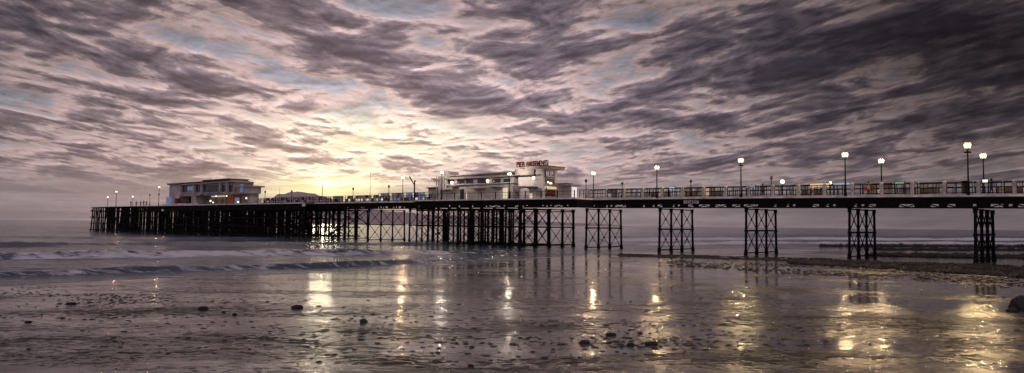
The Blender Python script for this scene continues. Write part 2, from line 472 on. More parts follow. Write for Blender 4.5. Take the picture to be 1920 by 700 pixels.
def sea_material():
    m = bpy.data.materials.new('sea_water'); m.use_nodes = True; nt = m.node_tree; q = N(nt)
    b = nt.nodes['Principled BSDF']; tc = q.node('ShaderNodeTexCoord'); ob = tc.outputs['Object']
    sep = q.node('ShaderNodeSeparateXYZ'); nt.links.new(ob, sep.inputs[0]); x, y, _ = sep.outputs
    at = q.node('ShaderNodeAttribute'); at.attribute_name = 'foam'; fo = at.outputs['Fac']
    n = q.noise(q.comb(q.mul(x, .5), q.mul(y, 1.1)), 1., 9, .68, .6)
    f = q.ss(q.add(fo, q.mul(q.sub(n, .5), 2.4)), .34, .85)
    col = q.mix(f, (.035, .06, .095), (.58, .60, .68))
    nt.links.new(col, b.inputs['Base Color'])
    nt.links.new(q.add(.13, q.mul(f, .5)), b.inputs['Roughness'])
    b.inputs['IOR'].default_value = 1.33; b.inputs['Specular IOR Level'].default_value = .22
    w1 = q.noise(q.comb(q.mul(x, .35), q.mul(y, .9), 4.), 1., 6, .62, .6)
    w2 = q.noise(q.comb(q.mul(x, 1.6), q.mul(y, 3.4), 7.), 1., 4, .6, .8)
    h = q.add(q.mul(w1, .30), q.mul(w2, .05))
    h = q.add(h, q.mul(q.mul(f, n), .12))
    bp = q.node('ShaderNodeBump'); bp.inputs['Strength'].default_value = .6; bp.inputs['Distance'].default_value = 1.
    nt.links.new(h, bp.inputs['Height']); nt.links.new(bp.outputs['Normal'], b.inputs['Normal'])
    return m
sea.data.materials.append(sea_material())

# far headland low over the water
def hills():
    prof = [(470, 404), (490, 390), (520, 366), (560, 362), (590, 366), (640, 380), (700, 392), (800, 400), (900, 407), (1000, 413), (1100, 418), (1160, 423), (1200, 426)]
    Yh = 5200.; xs = np.linspace(470, 1200, 160)
    ys = np.interp(xs, [p[0] for p in prof], [p[1] for p in prof])
    X = np.zeros((10, 160)); Yg = np.zeros((10, 160)); Zg = np.zeros((10, 160))
    for i in range(10):
        k = i / 9; yy = Yh + (i - 5) * 160
        X[i] = (xs - 960) / F * yy; Yg[i] = yy
        top = (hor(xs) - ys) * Yh / F
        Zg[i] = -6 + (top + 6) * math.sin(math.pi * min(k / .9, 1.)) ** .7 + fbm(X[i] * .004, Yg[i] * .004) * 30 + fbm(X[i] * .03, Yg[i] * .02) * 12
    Zg[0] = -8; Zg[9] = -8
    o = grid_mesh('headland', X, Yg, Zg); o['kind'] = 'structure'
    o.data.materials.append(mat('hazy_headland', (.42, .36, .38), .9, noise=.15, nscale=.002))  # paleness of distance haze put into the base colour
hills()

# ------------------------------------------------------------------ the pier
S_MID0, S_MID1 = SX(1078, -4.5), SX(778, -4.5)     # widened platform round the middle building
S_T0, S_T1 = SX(590, 0), SX(292, 0)                # timber landing stage with deck
S_END = SX(186, 0)
S_START = -14.
pier = thing('pier', W(0, 0, 0), 'long black iron pier on braced columns running from the beach out to sea', 'pier')
def strip(name, t0, t1, dz0, dz1, s0, s1, m, step=4., parent=pier):
    b = MB(); n = max(1, int((s1 - s0) / step)); ss = [s0 + (s1 - s0) * i / n for i in range(n + 1)]
    k = 0
    for s in ss:
        z = ZD(s)
        b.v += [tuple(W(s, t0, z + dz0)), tuple(W(s, t1, z + dz0)), tuple(W(s, t1, z + dz1)), tuple(W(s, t0, z + dz1))]
    for i in range(n):
        for j in range(4):
            a = i * 4 + j; c = i * 4 + (j + 1) % 4; b.f.append((a, c, c + 4, a + 4)); b.m.append(0)
    b.f.append((3, 2, 1, 0)); b.f.append(tuple(n * 4 + j for j in range(4))); b.m += [0, 0]
    return b.build(name, m, parent)
strip('deck', 0, PW, -.25, 0, S_START, S_T1, 'deck')
strip('deck', -4.5, -.004, -.25, -.003, S_MID0, S_MID1, 'deck')
strip('deck', PW + .004, PW + 4, -.25, -.003, S_MID0, S_MID1, 'deck')
strip('deck', -2.5, -.004, -.25, -.004, S_T0, S_T1, 'deck')
strip('deck', PW + .004, PW + 7, -.25, -.004, S_T0, S_T1, 'deck')
for a, b_, t in ((S_START, S_MID0 - .05, 0), (S_MID0, S_MID1, -4.5), (S_MID1 + .05, S_T0 - .05, 0), (S_T0, S_T1, -2.5)):
    strip('edge_trim', t - .14, t - .004, -.17, .035, a, b_, 'fascia')
for a, b_, t in ((S_START, S_MID0, PW), (S_MID0, S_MID1, PW + 4), (S_MID1, S_T0, PW), (S_T0, S_T1, PW + 7)):
    strip('edge_trim', t + .01, t + .14, -.2, .03, a, b_, 'fascia')
b = MB(); z = ZD(S_MID0); b.fbox(S_MID0 - .12, S_MID0 - .004, -4.6, -.2, z - .17, z + .034); b.build('edge_trim', 'fascia', pier)
b = MB(); b.fbox(S_MID0 - .1, S_MID0 + .1, -4.15, .08, z - 1.4, z - .255); b.build('girder', 'iron', pier)
# girders: solid web above, open lattice below
for t, a, b_ in ((.1, S_START, S_MID0), (.1, S_MID1, S_T0), (3.2, S_START, S_T0), (6.4, S_START, S_T0), (PW - .4, S_START, S_T0),
                 (-4.4, S_MID0, S_MID1), (PW + 3.6, S_MID0, S_MID1)):
    near = t < 1
    strip('girder', t, t + .22, -.95 if near else -.5, -.255, a, b_, 'iron')
    if near:
        strip('girder_flange', t - .05, t + .27, -1.42, -1.27, a, b_, 'iron')
        b = MB(); s = a; k = 0
        while s < b_ - .6:
            z = ZD(s); p0 = W(s, t + .11, z - (1.0 if k % 2 else 1.28)); p1 = W(s + .8, t + .11, z - (1.28 if k % 2 else 1.0))
            b.bar(p0, p1, .13)
            hf = rng.choice([0, .45, .8, .8]); b.fbox(s - .01, s + .02 + hf, t + .06, t + .16, z - 1.29, z - .95)
            s += .8; k += 1
        o = b.build('girder_lattice', 'iron', pier)
def frame(s, ts, splay=0., levels=(.33, .5), broken=.0, base=-.3, rcol=.15, zoff=0.):
    """one transverse row of columns with its X braces"""
    top = ZD(s) - 1.42; loc = W(s, ts[0], 0)
    b = MB(); mid = .52 * top
    fr_levels = [.28, mid, top - .12]
    for zl in fr_levels:
        b.bar(W(s, ts[0] - .2, zl), W(s, ts[-1] + .2, zl), .15 if zl != mid else .2)
    for i in range(len(ts) - 1):
        for z0, z1 in ((.3, mid - .05), (mid + .15, top - .3)):
            if rng.rand() < broken: continue
            b.bar(W(s + .05, ts[i] + .12, z0), W(s + .05, ts[i + 1] - .12, z1), .10)
            b.bar(W(s - .05, ts[i] + .12, z1), W(s - .05, ts[i + 1] - .12, z0), .10)
            c = W(s, (ts[i] + ts[i + 1]) / 2, (z0 + z1) / 2)
            b.lathe((c.x, c.y, c.z - .12), [(.11, 0), (.16, .12), (.11, .24)], 6)
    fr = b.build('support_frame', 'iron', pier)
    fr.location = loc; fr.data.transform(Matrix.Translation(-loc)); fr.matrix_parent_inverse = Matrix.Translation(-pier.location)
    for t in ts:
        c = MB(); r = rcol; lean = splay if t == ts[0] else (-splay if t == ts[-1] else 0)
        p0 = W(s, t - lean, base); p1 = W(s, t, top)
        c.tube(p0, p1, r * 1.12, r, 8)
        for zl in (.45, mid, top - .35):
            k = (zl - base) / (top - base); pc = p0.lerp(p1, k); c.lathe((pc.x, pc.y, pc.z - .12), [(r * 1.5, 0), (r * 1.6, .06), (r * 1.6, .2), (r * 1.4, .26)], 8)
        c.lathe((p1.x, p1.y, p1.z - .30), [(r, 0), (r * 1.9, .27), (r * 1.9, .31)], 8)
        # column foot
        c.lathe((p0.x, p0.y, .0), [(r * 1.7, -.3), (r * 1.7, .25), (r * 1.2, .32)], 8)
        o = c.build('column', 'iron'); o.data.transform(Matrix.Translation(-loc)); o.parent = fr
    return fr
BENT = (SX(1101, .3) - SX(1829, .3)) / 4.
s = SX(1829, .3); tsn = [.3, 3.3, 6.3, PW - .3]
frame(s - BENT, tsn)
for i in range(5): frame(s + i * BENT, tsn, .25)
sm = S_MID0 + .4
nm = 10
for i in range(nm):
    sf = SX(1075, PW - .3)
    ss = sf + (S_MID1 - sf - .4) * i / (nm - 1)
    tt = [-4.2, -.6, 3.0, 6.4, PW - .3]
    if i % 2: tt = tt[:4]
    frame(ss + rng.uniform(-.3, .3), tt, .1, rcol=.2 if i in (0, 5, 8) else .15)
s = S_MID1 + BENT * .55
while s < S_T0 - 3:
    frame(s, tsn, rng.uniform(0, .35), broken=.12); s += BENT
# long tie beams between the rows in the middle part
b = MB()
for t in (-4.2, PW - .3):
    for k in (.30, .52 * 6.2, 5.9): b.bar(W(sf, t, k), W(S_MID1 - .3, t, k), .17)
b.build('tie_beam', 'iron', pier)
# graffiti-like faded nameplate on the girder
b = MB(); s0, s1 = SX(1311, -.1), SX(1282, -.1); zz = ZD(s0)
b.fbox(s0, s1, -.12, .08, zz - .86, zz - .30, 'black')
span = s1 - s0
for k, (a0, a1, z0, z1) in enumerate([(.02, .14, .1, .9), (.17, .24, .1, .9), (.24, .31, .40, .55), (.31, .36, .1, .9), (.40, .46, .1, .9), (.46, .54, .72, .9), (.46, .54, .1, .25),
                                      (.58, .63, .1, .9), (.63, .70, .35, .5), (.72, .78, .1, .9), (.84, .98, .05, .80)]):
    # reads right-to-left in s, so that the marks run left to right as seen
    b.fbox(s1 - span * a0, s1 - span * a1, -.135, -.121, zz - .86 + .56 * z0, zz - .86 + .56 * z1, 'mauve')
pl = b.build('nameplate', None, pier); pl['label'] = 'faded blue and grey lettered plate on the black girder'

# ------------------------------------------------------------------ timber landing stage
stage = thing('landing_stage', W(S_T0, -2.5, 0), 'crowded black timber piles of the landing stage at the seaward end of the pier', 'landing stage')
def pile(b, s, t, top, r=.17, lean=0., base=-1.0):
    a = W(s + lean, t - abs(lean) * .3, base); c = W(s, t, top); b.tube(a, c, r * 1.1, r, 6)
npile = 0; s = S_T0 + .3
rest = MB()
while s < S_END:
    decked = s < S_T1
    for j, t in enumerate((-2.3, 1.8, 6.4, 12.)):
        if not decked and j > 2: continue
        top = ZD(s) - (.3 if decked else rng.uniform(.0, .45))
        ln = rng.uniform(-.35, .35) + (.9 if s > S_END - 3 else 0)
        if j == 0 and npile < 95:
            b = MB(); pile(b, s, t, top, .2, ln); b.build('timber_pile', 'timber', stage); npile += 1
        else: pile(rest, s + rng.uniform(-.7, .7), t, top, .19, ln)
    s += rng.uniform(1.25, 1.95)
o = rest.build('timber_pile', 'timber', stage); o['kind'] = 'stuff'
b = MB()
for t in (-2.55, .4, 6.2, 12.2):
    for zl, wv in ((.55, .32), (2.6, .22), (4.6, .24), (6.6, .3)):
        s = S_T0
        while s < S_END:
            e = min(s + 8, S_END); z0 = zl * (ZD(s) / 8); 
            if s < S_T1 or t < 7: b.bar(W(s, t, z0 + rng.uniform(-.08, .08)), W(e, t, z0), wv)
            s = e
b.build('waling_beam', 'timber', stage)
b = MB(); s = S_T0; nb = 0
while s < S_END - 3:
    for t in (-2.5, 8.):
        if (s > S_T1 and t > 7) or rng.rand() < .35: continue
        zb, zt = ((.5, 3.6) if rng.rand() < .5 else (3.6, 7.2))
        if rng.rand() < .5: zb, zt = zt, zb
        if t < 0:
            f = MB(); f.bar(W(s, t, zb), W(s + 2.6, t + .1, zt), .2); f.build('diagonal_brace', 'timber', stage)
        else: b.bar(W(s, t, zb), W(s + 2.6, t + .1, zt), .2)
    if s < S_T1:
        for z0, z1 in ((.6, 3.4), (3.4, 6.6)):
            for t in (-2.4, 3.5, 9.):
                if rng.rand() < .55: b.bar(W(s, t, z0), W(s, t + 5, z1), .17); b.bar(W(s, t, z1), W(s, t + 5, z0), .17)
    s += 2.1
o = b.build('diagonal_brace', 'timber', stage); o['kind'] = 'stuff'
b = MB()
s = S_T0
while s < S_T1:
    z = ZD(s); b.fbox(s, s + 3.98, -2.45, -2.2, z - 1.25, z - .255)
    b.fbox(s, s + 3.98, 8, 8.3, z - 1.5, z - .255); s += 4
s = S_T1 + .1
while s < S_END - 1:
    z = ZD(s); b.fbox(s, s + 1.5, -2.5, 6.6, z - .28, z - .08 + rng.uniform(-.04, .04)); s += 1.9
b.build('cap_beam', 'timber', stage)
# two life belts boxes / pale plates on the piles
for px in (306, 570):
    s = SX(px, -2.7); z = ZD(s)
    b = MB(); b.fbox(s - .5, s + .5, -2.8, -2.62, z - (1.6 if px == 306 else .8), z - (1.1 if px == 306 else .25)); o = b.build('notice_plate', 'fascia', stage)

# ------------------------------------------------------------------ balustrade and screens
def rail_bay(s0, s1, t, parent, npan=4, h=1.25, zb=.22, pane=False):
    b = MB(); z = (ZD(s0) + ZD(s1)) / 2
    n0, n1 = s0 + .12, s1 - .12
    b.fbox(n0, n1, t - .04, t + .04, z + h, z + h + .10); b.fbox(n0, n1, t - .035, t + .035, z + zb, z + zb + .09)
    b.fbox(n0, n1, t - .022, t + .022, z + (h + zb) * .55, z + (h + zb) * .55 + .05)
    for i in range(npan + 1):
        s = n0 + (n1 - n0) * i / npan
        w = .035
        b.fbox(s - w, s + w, t - .028, t + .028, z + zb + .09, z + h)
    for k in range(2):                           # uneven inner bars
        s = n0 + (n1 - n0) * rng.rand(); b.fbox(s - .025, s + .025, t - .02, t + .02, z + zb + .09, z + h)
    return b.build('rail_panel', 'iron', parent)
bal = thing('balustrade', W(0, .3, ZD(0)), 'near balustrade of pale concrete posts and black framed rails on the landward deck', 'railing')
STEP = BENT / 4; s = SX(1904, .3) - STEP * 3
posts = []
while s < SX(1086, .3): posts.append(s); s += STEP
for i, s in enumerate(posts):
    z = ZD(s); b = MB(); b.fbox(s - .17, s + .17, .13, .47, z + .03, z + 1.42)
    c = W(s, .3, 0); b.lathe((c.x, c.y, z + 1.42), [(.2, 0), (.2, .05), (.12, .12), (.03, .16)], 8)
    b.build('post', 'concrete', bal)
    if i + 1 < len(posts): rail_bay(s + .06, posts[i + 1] - .06, .3, bal, npan=3 if i % 3 else 4)
b = MB(); s = posts[0]
while s < posts[-1] - 1:
    z = ZD(s); b.fbox(s, s + 3.9, .16, .44, z + .005, z + .13 + rng.uniform(0, .05)); s += 4
b.build('kerb', 'concrete', bal)
bal2 = thing('balustrade', W(S_MID1, .3, ZD(80)), 'near balustrade on the narrow deck between the two buildings', 'railing')
s = S_MID1 + .5; ps = []
while s < SX(482, .3): ps.append(s); s += STEP
for i, s in enumerate(ps):
    z = ZD(s); b = MB(); b.fbox(s - .1, s + .1, .2, .4, z + .03, z + 1.25); b.build('post', 'concrete', bal2)
    if i + 1 < len(ps): rail_bay(s, ps[i + 1], .3, bal2, npan=3, h=1.05)
bal3 = thing('balustrade', W(S_MID0, -4.2, ZD(50)), 'thin dark railing along the widened platform in front of the long cream building', 'railing')
s = S_MID0 + .3; k = 0
while s < S_MID1 - 1:
    z = ZD(s); b = MB(); b.fbox(s - .06, s + .06, -4.28, -4.16, z + .02, z + 1.15); b.build('post', 'iron', bal3)
    b = MB(); b.fbox(s + .07, s + 3.13, -4.25, -4.19, z + 1.0, z + 1.05); b.fbox(s + .07, s + 3.13, -4.24, -4.20, z + .5, z + .53); b.build('rail', 'iron', bal3)
    s += 3.2
bal4 = thing('balustrade', W(S_START, PW - .3, ZD(0)), 'far balustrade behind the glazed screens on the other edge of the deck', 'railing')
s = S_START + 2
while s < S_MID0:
    rail_bay(s, s + STEP, PW - .3, bal4, npan=3); s += STEP

scr = thing('glazed_windbreak', W(0, 4.8, ZD(0)), 'glazed windbreak with pale and dark panes down the middle of the landward deck', 'windbreak')
def screen(s0, s1, t, parent, h=1.62, dens=.5, mats_=None):
    s = s0
    while s < s1:
        e = s + 2.55; z = ZD(s); b = MB()
        b.fbox(s, e, t - .05, t + .05, z + .05, z + .35, 'darkwood')
        b.fbox(s, e, t - .06, t + .06, z + h, z + h + .08, 'iron')
        for k in range(4):
            x = s + 2.5 * k / 3; b.fbox(x - .03, x + .03, t - .045, t + .045, z + .35, z + h, 'iron')
        b.fbox(s, e, t - .03, t + .03, z + .98, z + 1.03, 'iron')
        b.build('screen_frame', None, parent)
        b = MB()
        for k in range(3):
            for (a, c) in ((.36, .98), (1.04, h)):
                r = rng.rand()
                if r < dens:
                    mm = mats_[rng.randint(len(mats_))] if mats_ else ('pane' if rng.rand() < .8 else 'darkwood')
                    b.fbox(s + 2.5 * k / 3 + .035, s + 2.5 * (k + 1) / 3 - .035, t - .01, t + .01, z + a, z + c, mm)
        if len(b.v) > 16: b.build('pane', None, parent)
        s += 2.75
screen(S_START + 2, SX(1090, 4.8), 4.8, scr, dens=.42, mats_=['pane', 'pane', 'darkwood', 'pane', 'mauve', 'darkwood'])  # mauve panes: pale colour in place of town light reflected in glass
scr2 = thing('glazed_windbreak', W(S_MID1, 4.8, ZD(90)), 'windbreak of lit blue white panes on the deck left of the long cream building', 'windbreak')
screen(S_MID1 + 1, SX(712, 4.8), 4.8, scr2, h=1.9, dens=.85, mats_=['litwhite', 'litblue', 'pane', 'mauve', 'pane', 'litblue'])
scr3 = thing('glazed_windbreak', W(SX(712, 4.8), 4.8, ZD(100)), 'windbreak of brown and cream panes against the sunset glow', 'windbreak')
screen(SX(710, 4.8), SX(484, 4.8), 4.8, scr3, h=1.6, dens=.6, mats_=['cream', 'darkwood', 'pane', 'mauve', 'fascia'])

# added glowing panels behind the railing, for town lights mirrored in the glass
def glow_box(x0, x1, y0, y1, t, mm, name, label, cat, grp=None):
    s0, s1 = SX(x1, t), SX(x0, t); sc_ = (s0 + s1) / 2; xm = (x0 + x1) / 2
    z1, z0 = ZY(xm, y0, sc_, t), ZY(xm, y1, sc_, t); zd = ZD(sc_)
    root = thing(name, W(sc_, t, zd), label, cat, grp)
    b = MB(); b.fbox(s0, s1, t - .09, t + .06, z0, z1); b.build('lit_panel', mm, root)
    b = MB(); b.fbox(s0 - .06, s0 - .002, t - .07, t + .05, zd, z1 + .05); b.fbox(s1 + .002, s1 + .06, t - .07, t + .05, zd, z1 + .05)
    b.fbox(s0, s1, t - .07, t + .05, z1 + .003, z1 + .06); b.build('post_frame', 'iron', root)
glow_box(1564, 1596, 343, 348, 3.6, 'litblue', 'glow_panel', 'long blue glow panel behind the railing beside a tall lamp', 'sign')
glow_box(1400, 1417, 348, 353, 3.6, 'litblue', 'glow_panel', 'small blue glow panel behind the railing right of the second tall near lamp', 'sign')
glow_box(1620, 1638, 351, 358, 3.0, 'litred', 'red_glow_panel', 'dark red glow panel behind the railing near the seated long haired person', 'sign')
glow_box(1680, 1697, 341, 346, 3.6, 'litgreen', 'glow_panel', 'green glow panel behind the railing', 'sign')
glow_box(1844, 1854, 337, 343, 3.6, 'litwhite', 'glow_panel', 'small white glow panel under the rightmost lamp', 'sign')
glow_box(1520, 1556, 344, 351, 4.0, 'warmpane', 'glow_panel', 'warm yellow lit panel behind the railing left of the blue glow panel', 'sign')
glow_box(1255, 1266, 350, 356, 3.6, 'litblue', 'glow_panel', 'faint blue glow panel behind the railing near the lettered plate', 'sign')

# benches along the windbreak
def bench():
    root = thing('bench', (0, 0, 0), 'slatted bench', 'bench', 'benches along the pier windbreak', local=True)
    b = MB()
    for k in range(4): b.box((0, -.15 + k * .13, .45), 1.8, .10, .035)
    b.build('seat', 'darkwood', root)
    b = MB()
    for k in range(3): b.box((0, .30 + k * .03, .60 + k * .14), 1.8, .03, .10)
    b.build('backrest', 'darkwood', root)
    for x in (-.75, .75):
        b = MB(); b.box((x, -.12, .215), .05, .05, .43); b.box((x, .30, .43), .05, .05, .86); b.box((x, .08, .415), .05, .48, .03); b.build('leg', 'iron', root)
    return root
bproto = bench(); first = True
bl = ['first dark bench from the right end of the windbreak', 'second dark bench from the right behind the railing', 'third dark bench from the right behind the railing',
      'fourth dark bench from the right behind the railing', 'fifth dark bench from the right behind the railing', 'last dark bench before the cream building']
for i, px in enumerate((1885, 1745, 1700, 1530, 1350, 1215)):
    s = SX(px, 3.9); lo = W(s, 3.9, ZD(s)); rz = ANG + math.pi
    if first: bproto.location = lo; bproto.rotation_euler = (0, 0, rz); bproto['label'] = bl[0]; first = False
    else: dup(bproto, lo, bl[i], rz)

# ------------------------------------------------------------------ lamps
def tall_lamp(glow, brackets, H=4.6, name='street_lamp'):
    root = thing(name, (0, 0, 0), 'x', 'street lamp', 'lamps along the pier', local=True)
    b = MB(); b.lathe((0, 0, 0), [(.16, 0), (.16, .3), (.10, .36), (.085, 1.2), (.06, H - .5)], 8); b.build('pole', 'iron', root)
    b = MB()
    for a in range(2):
        d = Vector((math.cos(a * math.pi / 2), math.sin(a * math.pi / 2), 0)) * .22
        b.tube(Vector((0, 0, H - .52)), d + Vector((0, 0, H - .38)), .028); b.tube(Vector((0, 0, H - .52)), -d + Vector((0, 0, H - .38)), .028)
        if brackets:
            b.tube(-d * 1.1 + Vector((0, 0, H - .72)), d * 1.1 + Vector((0, 0, H - .72)), .05)
            for sg in (-1, 1): b.box(d * sg + Vector((0, 0, H - .74)), .22, .22, .12)
    b.lathe((0, 0, H - .55), [(.06, 0), (.09, .03), (.05, .12), (.02, .2)], 8)
    b.build('cross_arm', 'iron', root)
    for a in range(4):
        d = Vector((math.cos(a * math.pi / 2), math.sin(a * math.pi / 2), 0)) * .22
        b = MB(); b.lathe(d + Vector((0, 0, H - .38)), [(.04, 0), (.09, .12), (.14, .34), (.13, .38), (.07, .44)], 10)
        lan = b.build('lantern', glow, root, smooth=True)
        b = MB(); b.lathe(d + Vector((0, 0, H + .063)), [(.12, 0), (.07, .05), (.015, .10)], 8); b.build('cap', 'iron', root)
    ld = bpy.data.lights.new('lamp_light', 'POINT'); ld.energy = 1700; ld.shadow_soft_size = .14; ld.color = (1, .68, .36) if not brackets else (1, .72, .34)
    lo_ = bpy.data.objects.new('lamp_light', ld); COL.objects.link(lo_); lo_.parent = root; lo_.location = (0, 0, H + .35)
    return root
def place(px, ytop, t, proto, H0, label, used=[]):
    s = SX(px, t); zt = ZY(px, ytop, s, t); zd = ZD(s)
    k = (zt - zd) / H0
    if id(proto) in used: o = dup(proto, W(s, t, zd), label)
    else: used.append(id(proto)); o = proto; o.location = W(s, t, zd); o['label'] = label
    o.scale = (1, 1, k); o.rotation_euler = (0, 0, ANG + .4)
    return o
LA = tall_lamp('globe2', True); LB = tall_lamp('globe', False)
place(1817, 270, -.25, LA, 4.6, 'tallest yellow lantern lamp with brackets, rightmost on the near deck edge')
place(1586, 288, -.25, LB, 4.6, 'tall lit lamp on the near edge above the second column row from the right')
place(1390, 299, -.25, LA, 4.6, 'yellow lantern lamp on the near edge above the middle open column row')
place(1232, 313, -.25, LB, 4.6, 'tall lit lamp on the near edge above the column row left of the lettered plate')
place(1846, 290, PW - .3, LB, 4.6, 'bright lamp on the far deck edge, rightmost of all')
place(1654, 300, PW - .3, LB, 4.6, 'lit lamp on the far edge behind the long haired person')
place(1113, 324, PW - .3, LB, 4.6, 'lit lamp on the far edge just right of the cinema-like tower building')
place(955, 325, -4.3, LB, 4.6, 'lit lamp on a tall dark pole between long cream wing and tower')
place(828, 322, -4.3, LB, 4.6, 'lit lamp beside the left end tower of the long cream building')
place(755, 332, PW - .3, LB, 4.6, 'slim lit lamp on the far edge beyond the blue white windbreak')
place(298, 350, 8, LB, 4.6, 'lit lamp just left of the pavilion at the pier head')
place(218, 359, 3, LB, 4.6, 'small lit lamp over the outer timber stage, second from the left')
place(604, 340, PW - .3, LB, 4.6, 'lit lamp standing in the sunset glow')
dim = None; far = None
for o in list(bpy.data.objects):        # the two lamps close to the cream walls are weaker
    if o.type == 'LIGHT' and o.parent and 'cream' in str(o.parent.get('label', '')):
        if dim is None: dim = o.data.copy(); dim.energy = 750; dim.color = (1, .84, .66)
        o.data = dim
    if o.type == 'LIGHT' and o.parent and any(k in str(o.parent.get('label', '')) for k in ('timber stage', 'pier head', 'sunset glow')):
        if far is None: far = o.data.copy(); far.energy = 220
        o.data = far
def short_lamp():
    root = thing('unlit_lamp', (0, 0, 0), 'x', 'lamp post', 'unlit short lamp posts', local=True)
    b = MB(); b.lathe((0, 0, 0), [(.13, 0), (.13, .5), (.07, .6), (.05, 2.4)], 8); b.build('pole', 'iron', root)
    b = MB(); b.lathe((0, 0, 2.4), [(.08, 0), (.19, .14), (.21, .3), (.15, .45), (.04, .52)], 8); b.build('lantern', 'deadglobe', root, smooth=True)
    return root
SL = short_lamp()
for px, yt, t, lab in ((1099, 336, -.2, 'unlit short lamp post on the near edge right of the tower building'), (1167, 341, .3, 'unlit short lamp post above the railing between first and second open column rows'),
                    (1296, 337, .6, 'unlit short lamp post above the lettered plate'), (1447, 330, 5, 'unlit short lamp post just right of the dark coated person'),
                    (729, 347, .1, 'unlit lamp post left of the blue white windbreak pole'), (662, 352, .1, 'unlit lamp post right of the sunset glow'),
                    (547, 357, .1, 'unlit lamp post in front of the distant hump of headland'), (497, 358, .1, 'unlit lamp post just right of the pier head pavilion'),
                    (298, 363, 0, 'dark lamp post on the timber stage left of the pavilion'), (281, 364, 2, 'thin dark post among the anglers')):
    place(px, yt, t, SL, 2.92, lab)
# low deck lamp
def low_lamp(px, y, t, label, hh=1.9, r=.28, mm='bulb'):
    s = SX(px, t); z = ZD(s); zt = ZY(px, y, s, t)
    root = thing('low_lamp', W(s, t, z), label, 'lamp', 'small low lamps on the deck')
    c = W(s, t, 0)
    b = MB(); b.lathe((c.x, c.y, z), [(.07, 0), (.05, zt - z - r)], 8); b.build('pole', 'iron', root)
    b = MB(); b.lathe((c.x, c.y, zt - r), [(.06, 0), (r * .8, r * .35), (r, r), (r * .75, r * 1.6), (.05, r * 1.95)], 10); b.build('globe', mm, root, smooth=True)
low_lamp(1468, 341, 6, 'round glowing lamp just above the railing right of the dark coated person')
low_lamp(1558, 343, 6, 'small warm glowing lamp at railing height', r=.16)
low_lamp(202, 370, 3, 'faint leftmost lamp over the outer timber stage', r=.22)
low_lamp(249, 369, 3, 'faint lamp above the anglers on the timber stage', r=.22)

# tall signal mast with arm left of the middle building
s = SX(777, -.2); z = ZD(s); c = W(s, -.2, 0)
root = thing('signal_mast', W(s, -.2, z), 'dark mast with a slanting arm at the left corner of the widened platform', 'mast')
H_ = ZY(777, 341, s, -.2) - z
b = MB(); b.lathe((c.x, c.y, z), [(.14, 0), (.12, H_)], 8); b.build('pole', 'iron', root)
b = MB(); b.tube((c.x, c.y, z + H_ * .82), W(s + 1.5, -.2, z + H_ * 1.28), .08, .13); b.tube(W(s, -.2, z + H_), W(s - .15, -.2, z + H_ * 1.06), .16); b.build('arm', 'iron', root)
# slim aerial mast
for px, yt, t, lab in ((694, 322, 5, 'hair thin aerial pole between the two buildings'), (524, 352, 4, 'thin pole in front of the distant headland')):
    s = SX(px, t); z = ZD(s); c = W(s, t, 0)
    b = MB(); b.lathe((c.x, c.y, z), [(.05, 0), (.025, ZY(px, yt, s, t) - z)], 6); tag(b.build('aerial_pole', 'iron'), lab, 'pole')

# ------------------------------------------------------------------ building helper
class Facade:
    """places boxes on a wall plane by the column/row at which they stand in the photograph's scale"""
    def __init__(s, root, t, xref, yoff=0.): s.root = root; s.t = t
    def s(s, x, dt=0.): return SX(x, s.t)
    def z(s, x, y): return ZY(x, y, SX(x, s.t), s.t)
def fac(b, t, x0, x1, y0, y1, d0=-.05, d1=.05, m=None, zc=None):
    """x0<x1 pixel columns, y0<y1 rows, depth offsets about wall plane t"""
    s0, s1 = SX(x1, t), SX(x0, t); xm = (x0 + x1) / 2; sm_ = SX(xm, t)
    z1 = ZY(xm, y0, sm_, t); z0 = ZY(xm, y1, sm_, t)
    if zc is not None: z0 = zc
    b.fbox(s0, s1, t + d0, t + d1, z0, z1, m); return b

# ---- middle amusement building
TW = -1.2
zdm = ZD(S_MID0 + 20)
wing = thing('amusement_wing', W(SX(890, TW), TW, ZD(SX(890, TW))), 'long low cream pavilion wing with a ribbon of dark windows under stacked flat roofs', 'building')
def rounded(s0, s1, t0, t1, r0, r1, n=6):
    """outline with rounded near corners (r0 at s0, r1 at s1)"""
    pts = []
    for k in range(n + 1):
        a = math.pi / 2 * k / n
        pts.append((s0 + r0 - r0 * math.cos(a), t0 + r0 - r0 * math.sin(a)) if r0 else (s0, t0))
        if not r0: break
    for k in range(n + 1):
        a = math.pi / 2 * k / n
        pts.append((s1 - r1 + r1 * math.sin(a), t0 + r1 - r1 * math.cos(a)) if r1 else (s1, t0))
        if not r1: break
    pts += [(s1, t1), (s0, t1)]
    return pts
wz = lambda x, y: ZY(x, y, SX(x, TW), TW)
sA, sB = SX(962, TW), SX(838, TW); zA = ZD(sA)
ztop = wz(900, 334); zmid = wz(900, 346)
b = MB(); b.fbox(sA, sB, TW, TW + 7, zA - .02, zmid); w1 = b.build('lower_wall', 'cream', wing)
b = MB(); b.fbox(sA, sB, TW + .25, TW + 10.8, zmid + .003, ztop); b.build('upper_wall', 'mauve', wing)
b = MB(); b.fbox(sA - .3, sB + .2, TW - .35, TW + 11.2, zmid + .004, zmid + .14); b.build('ledge', 'white', wing)
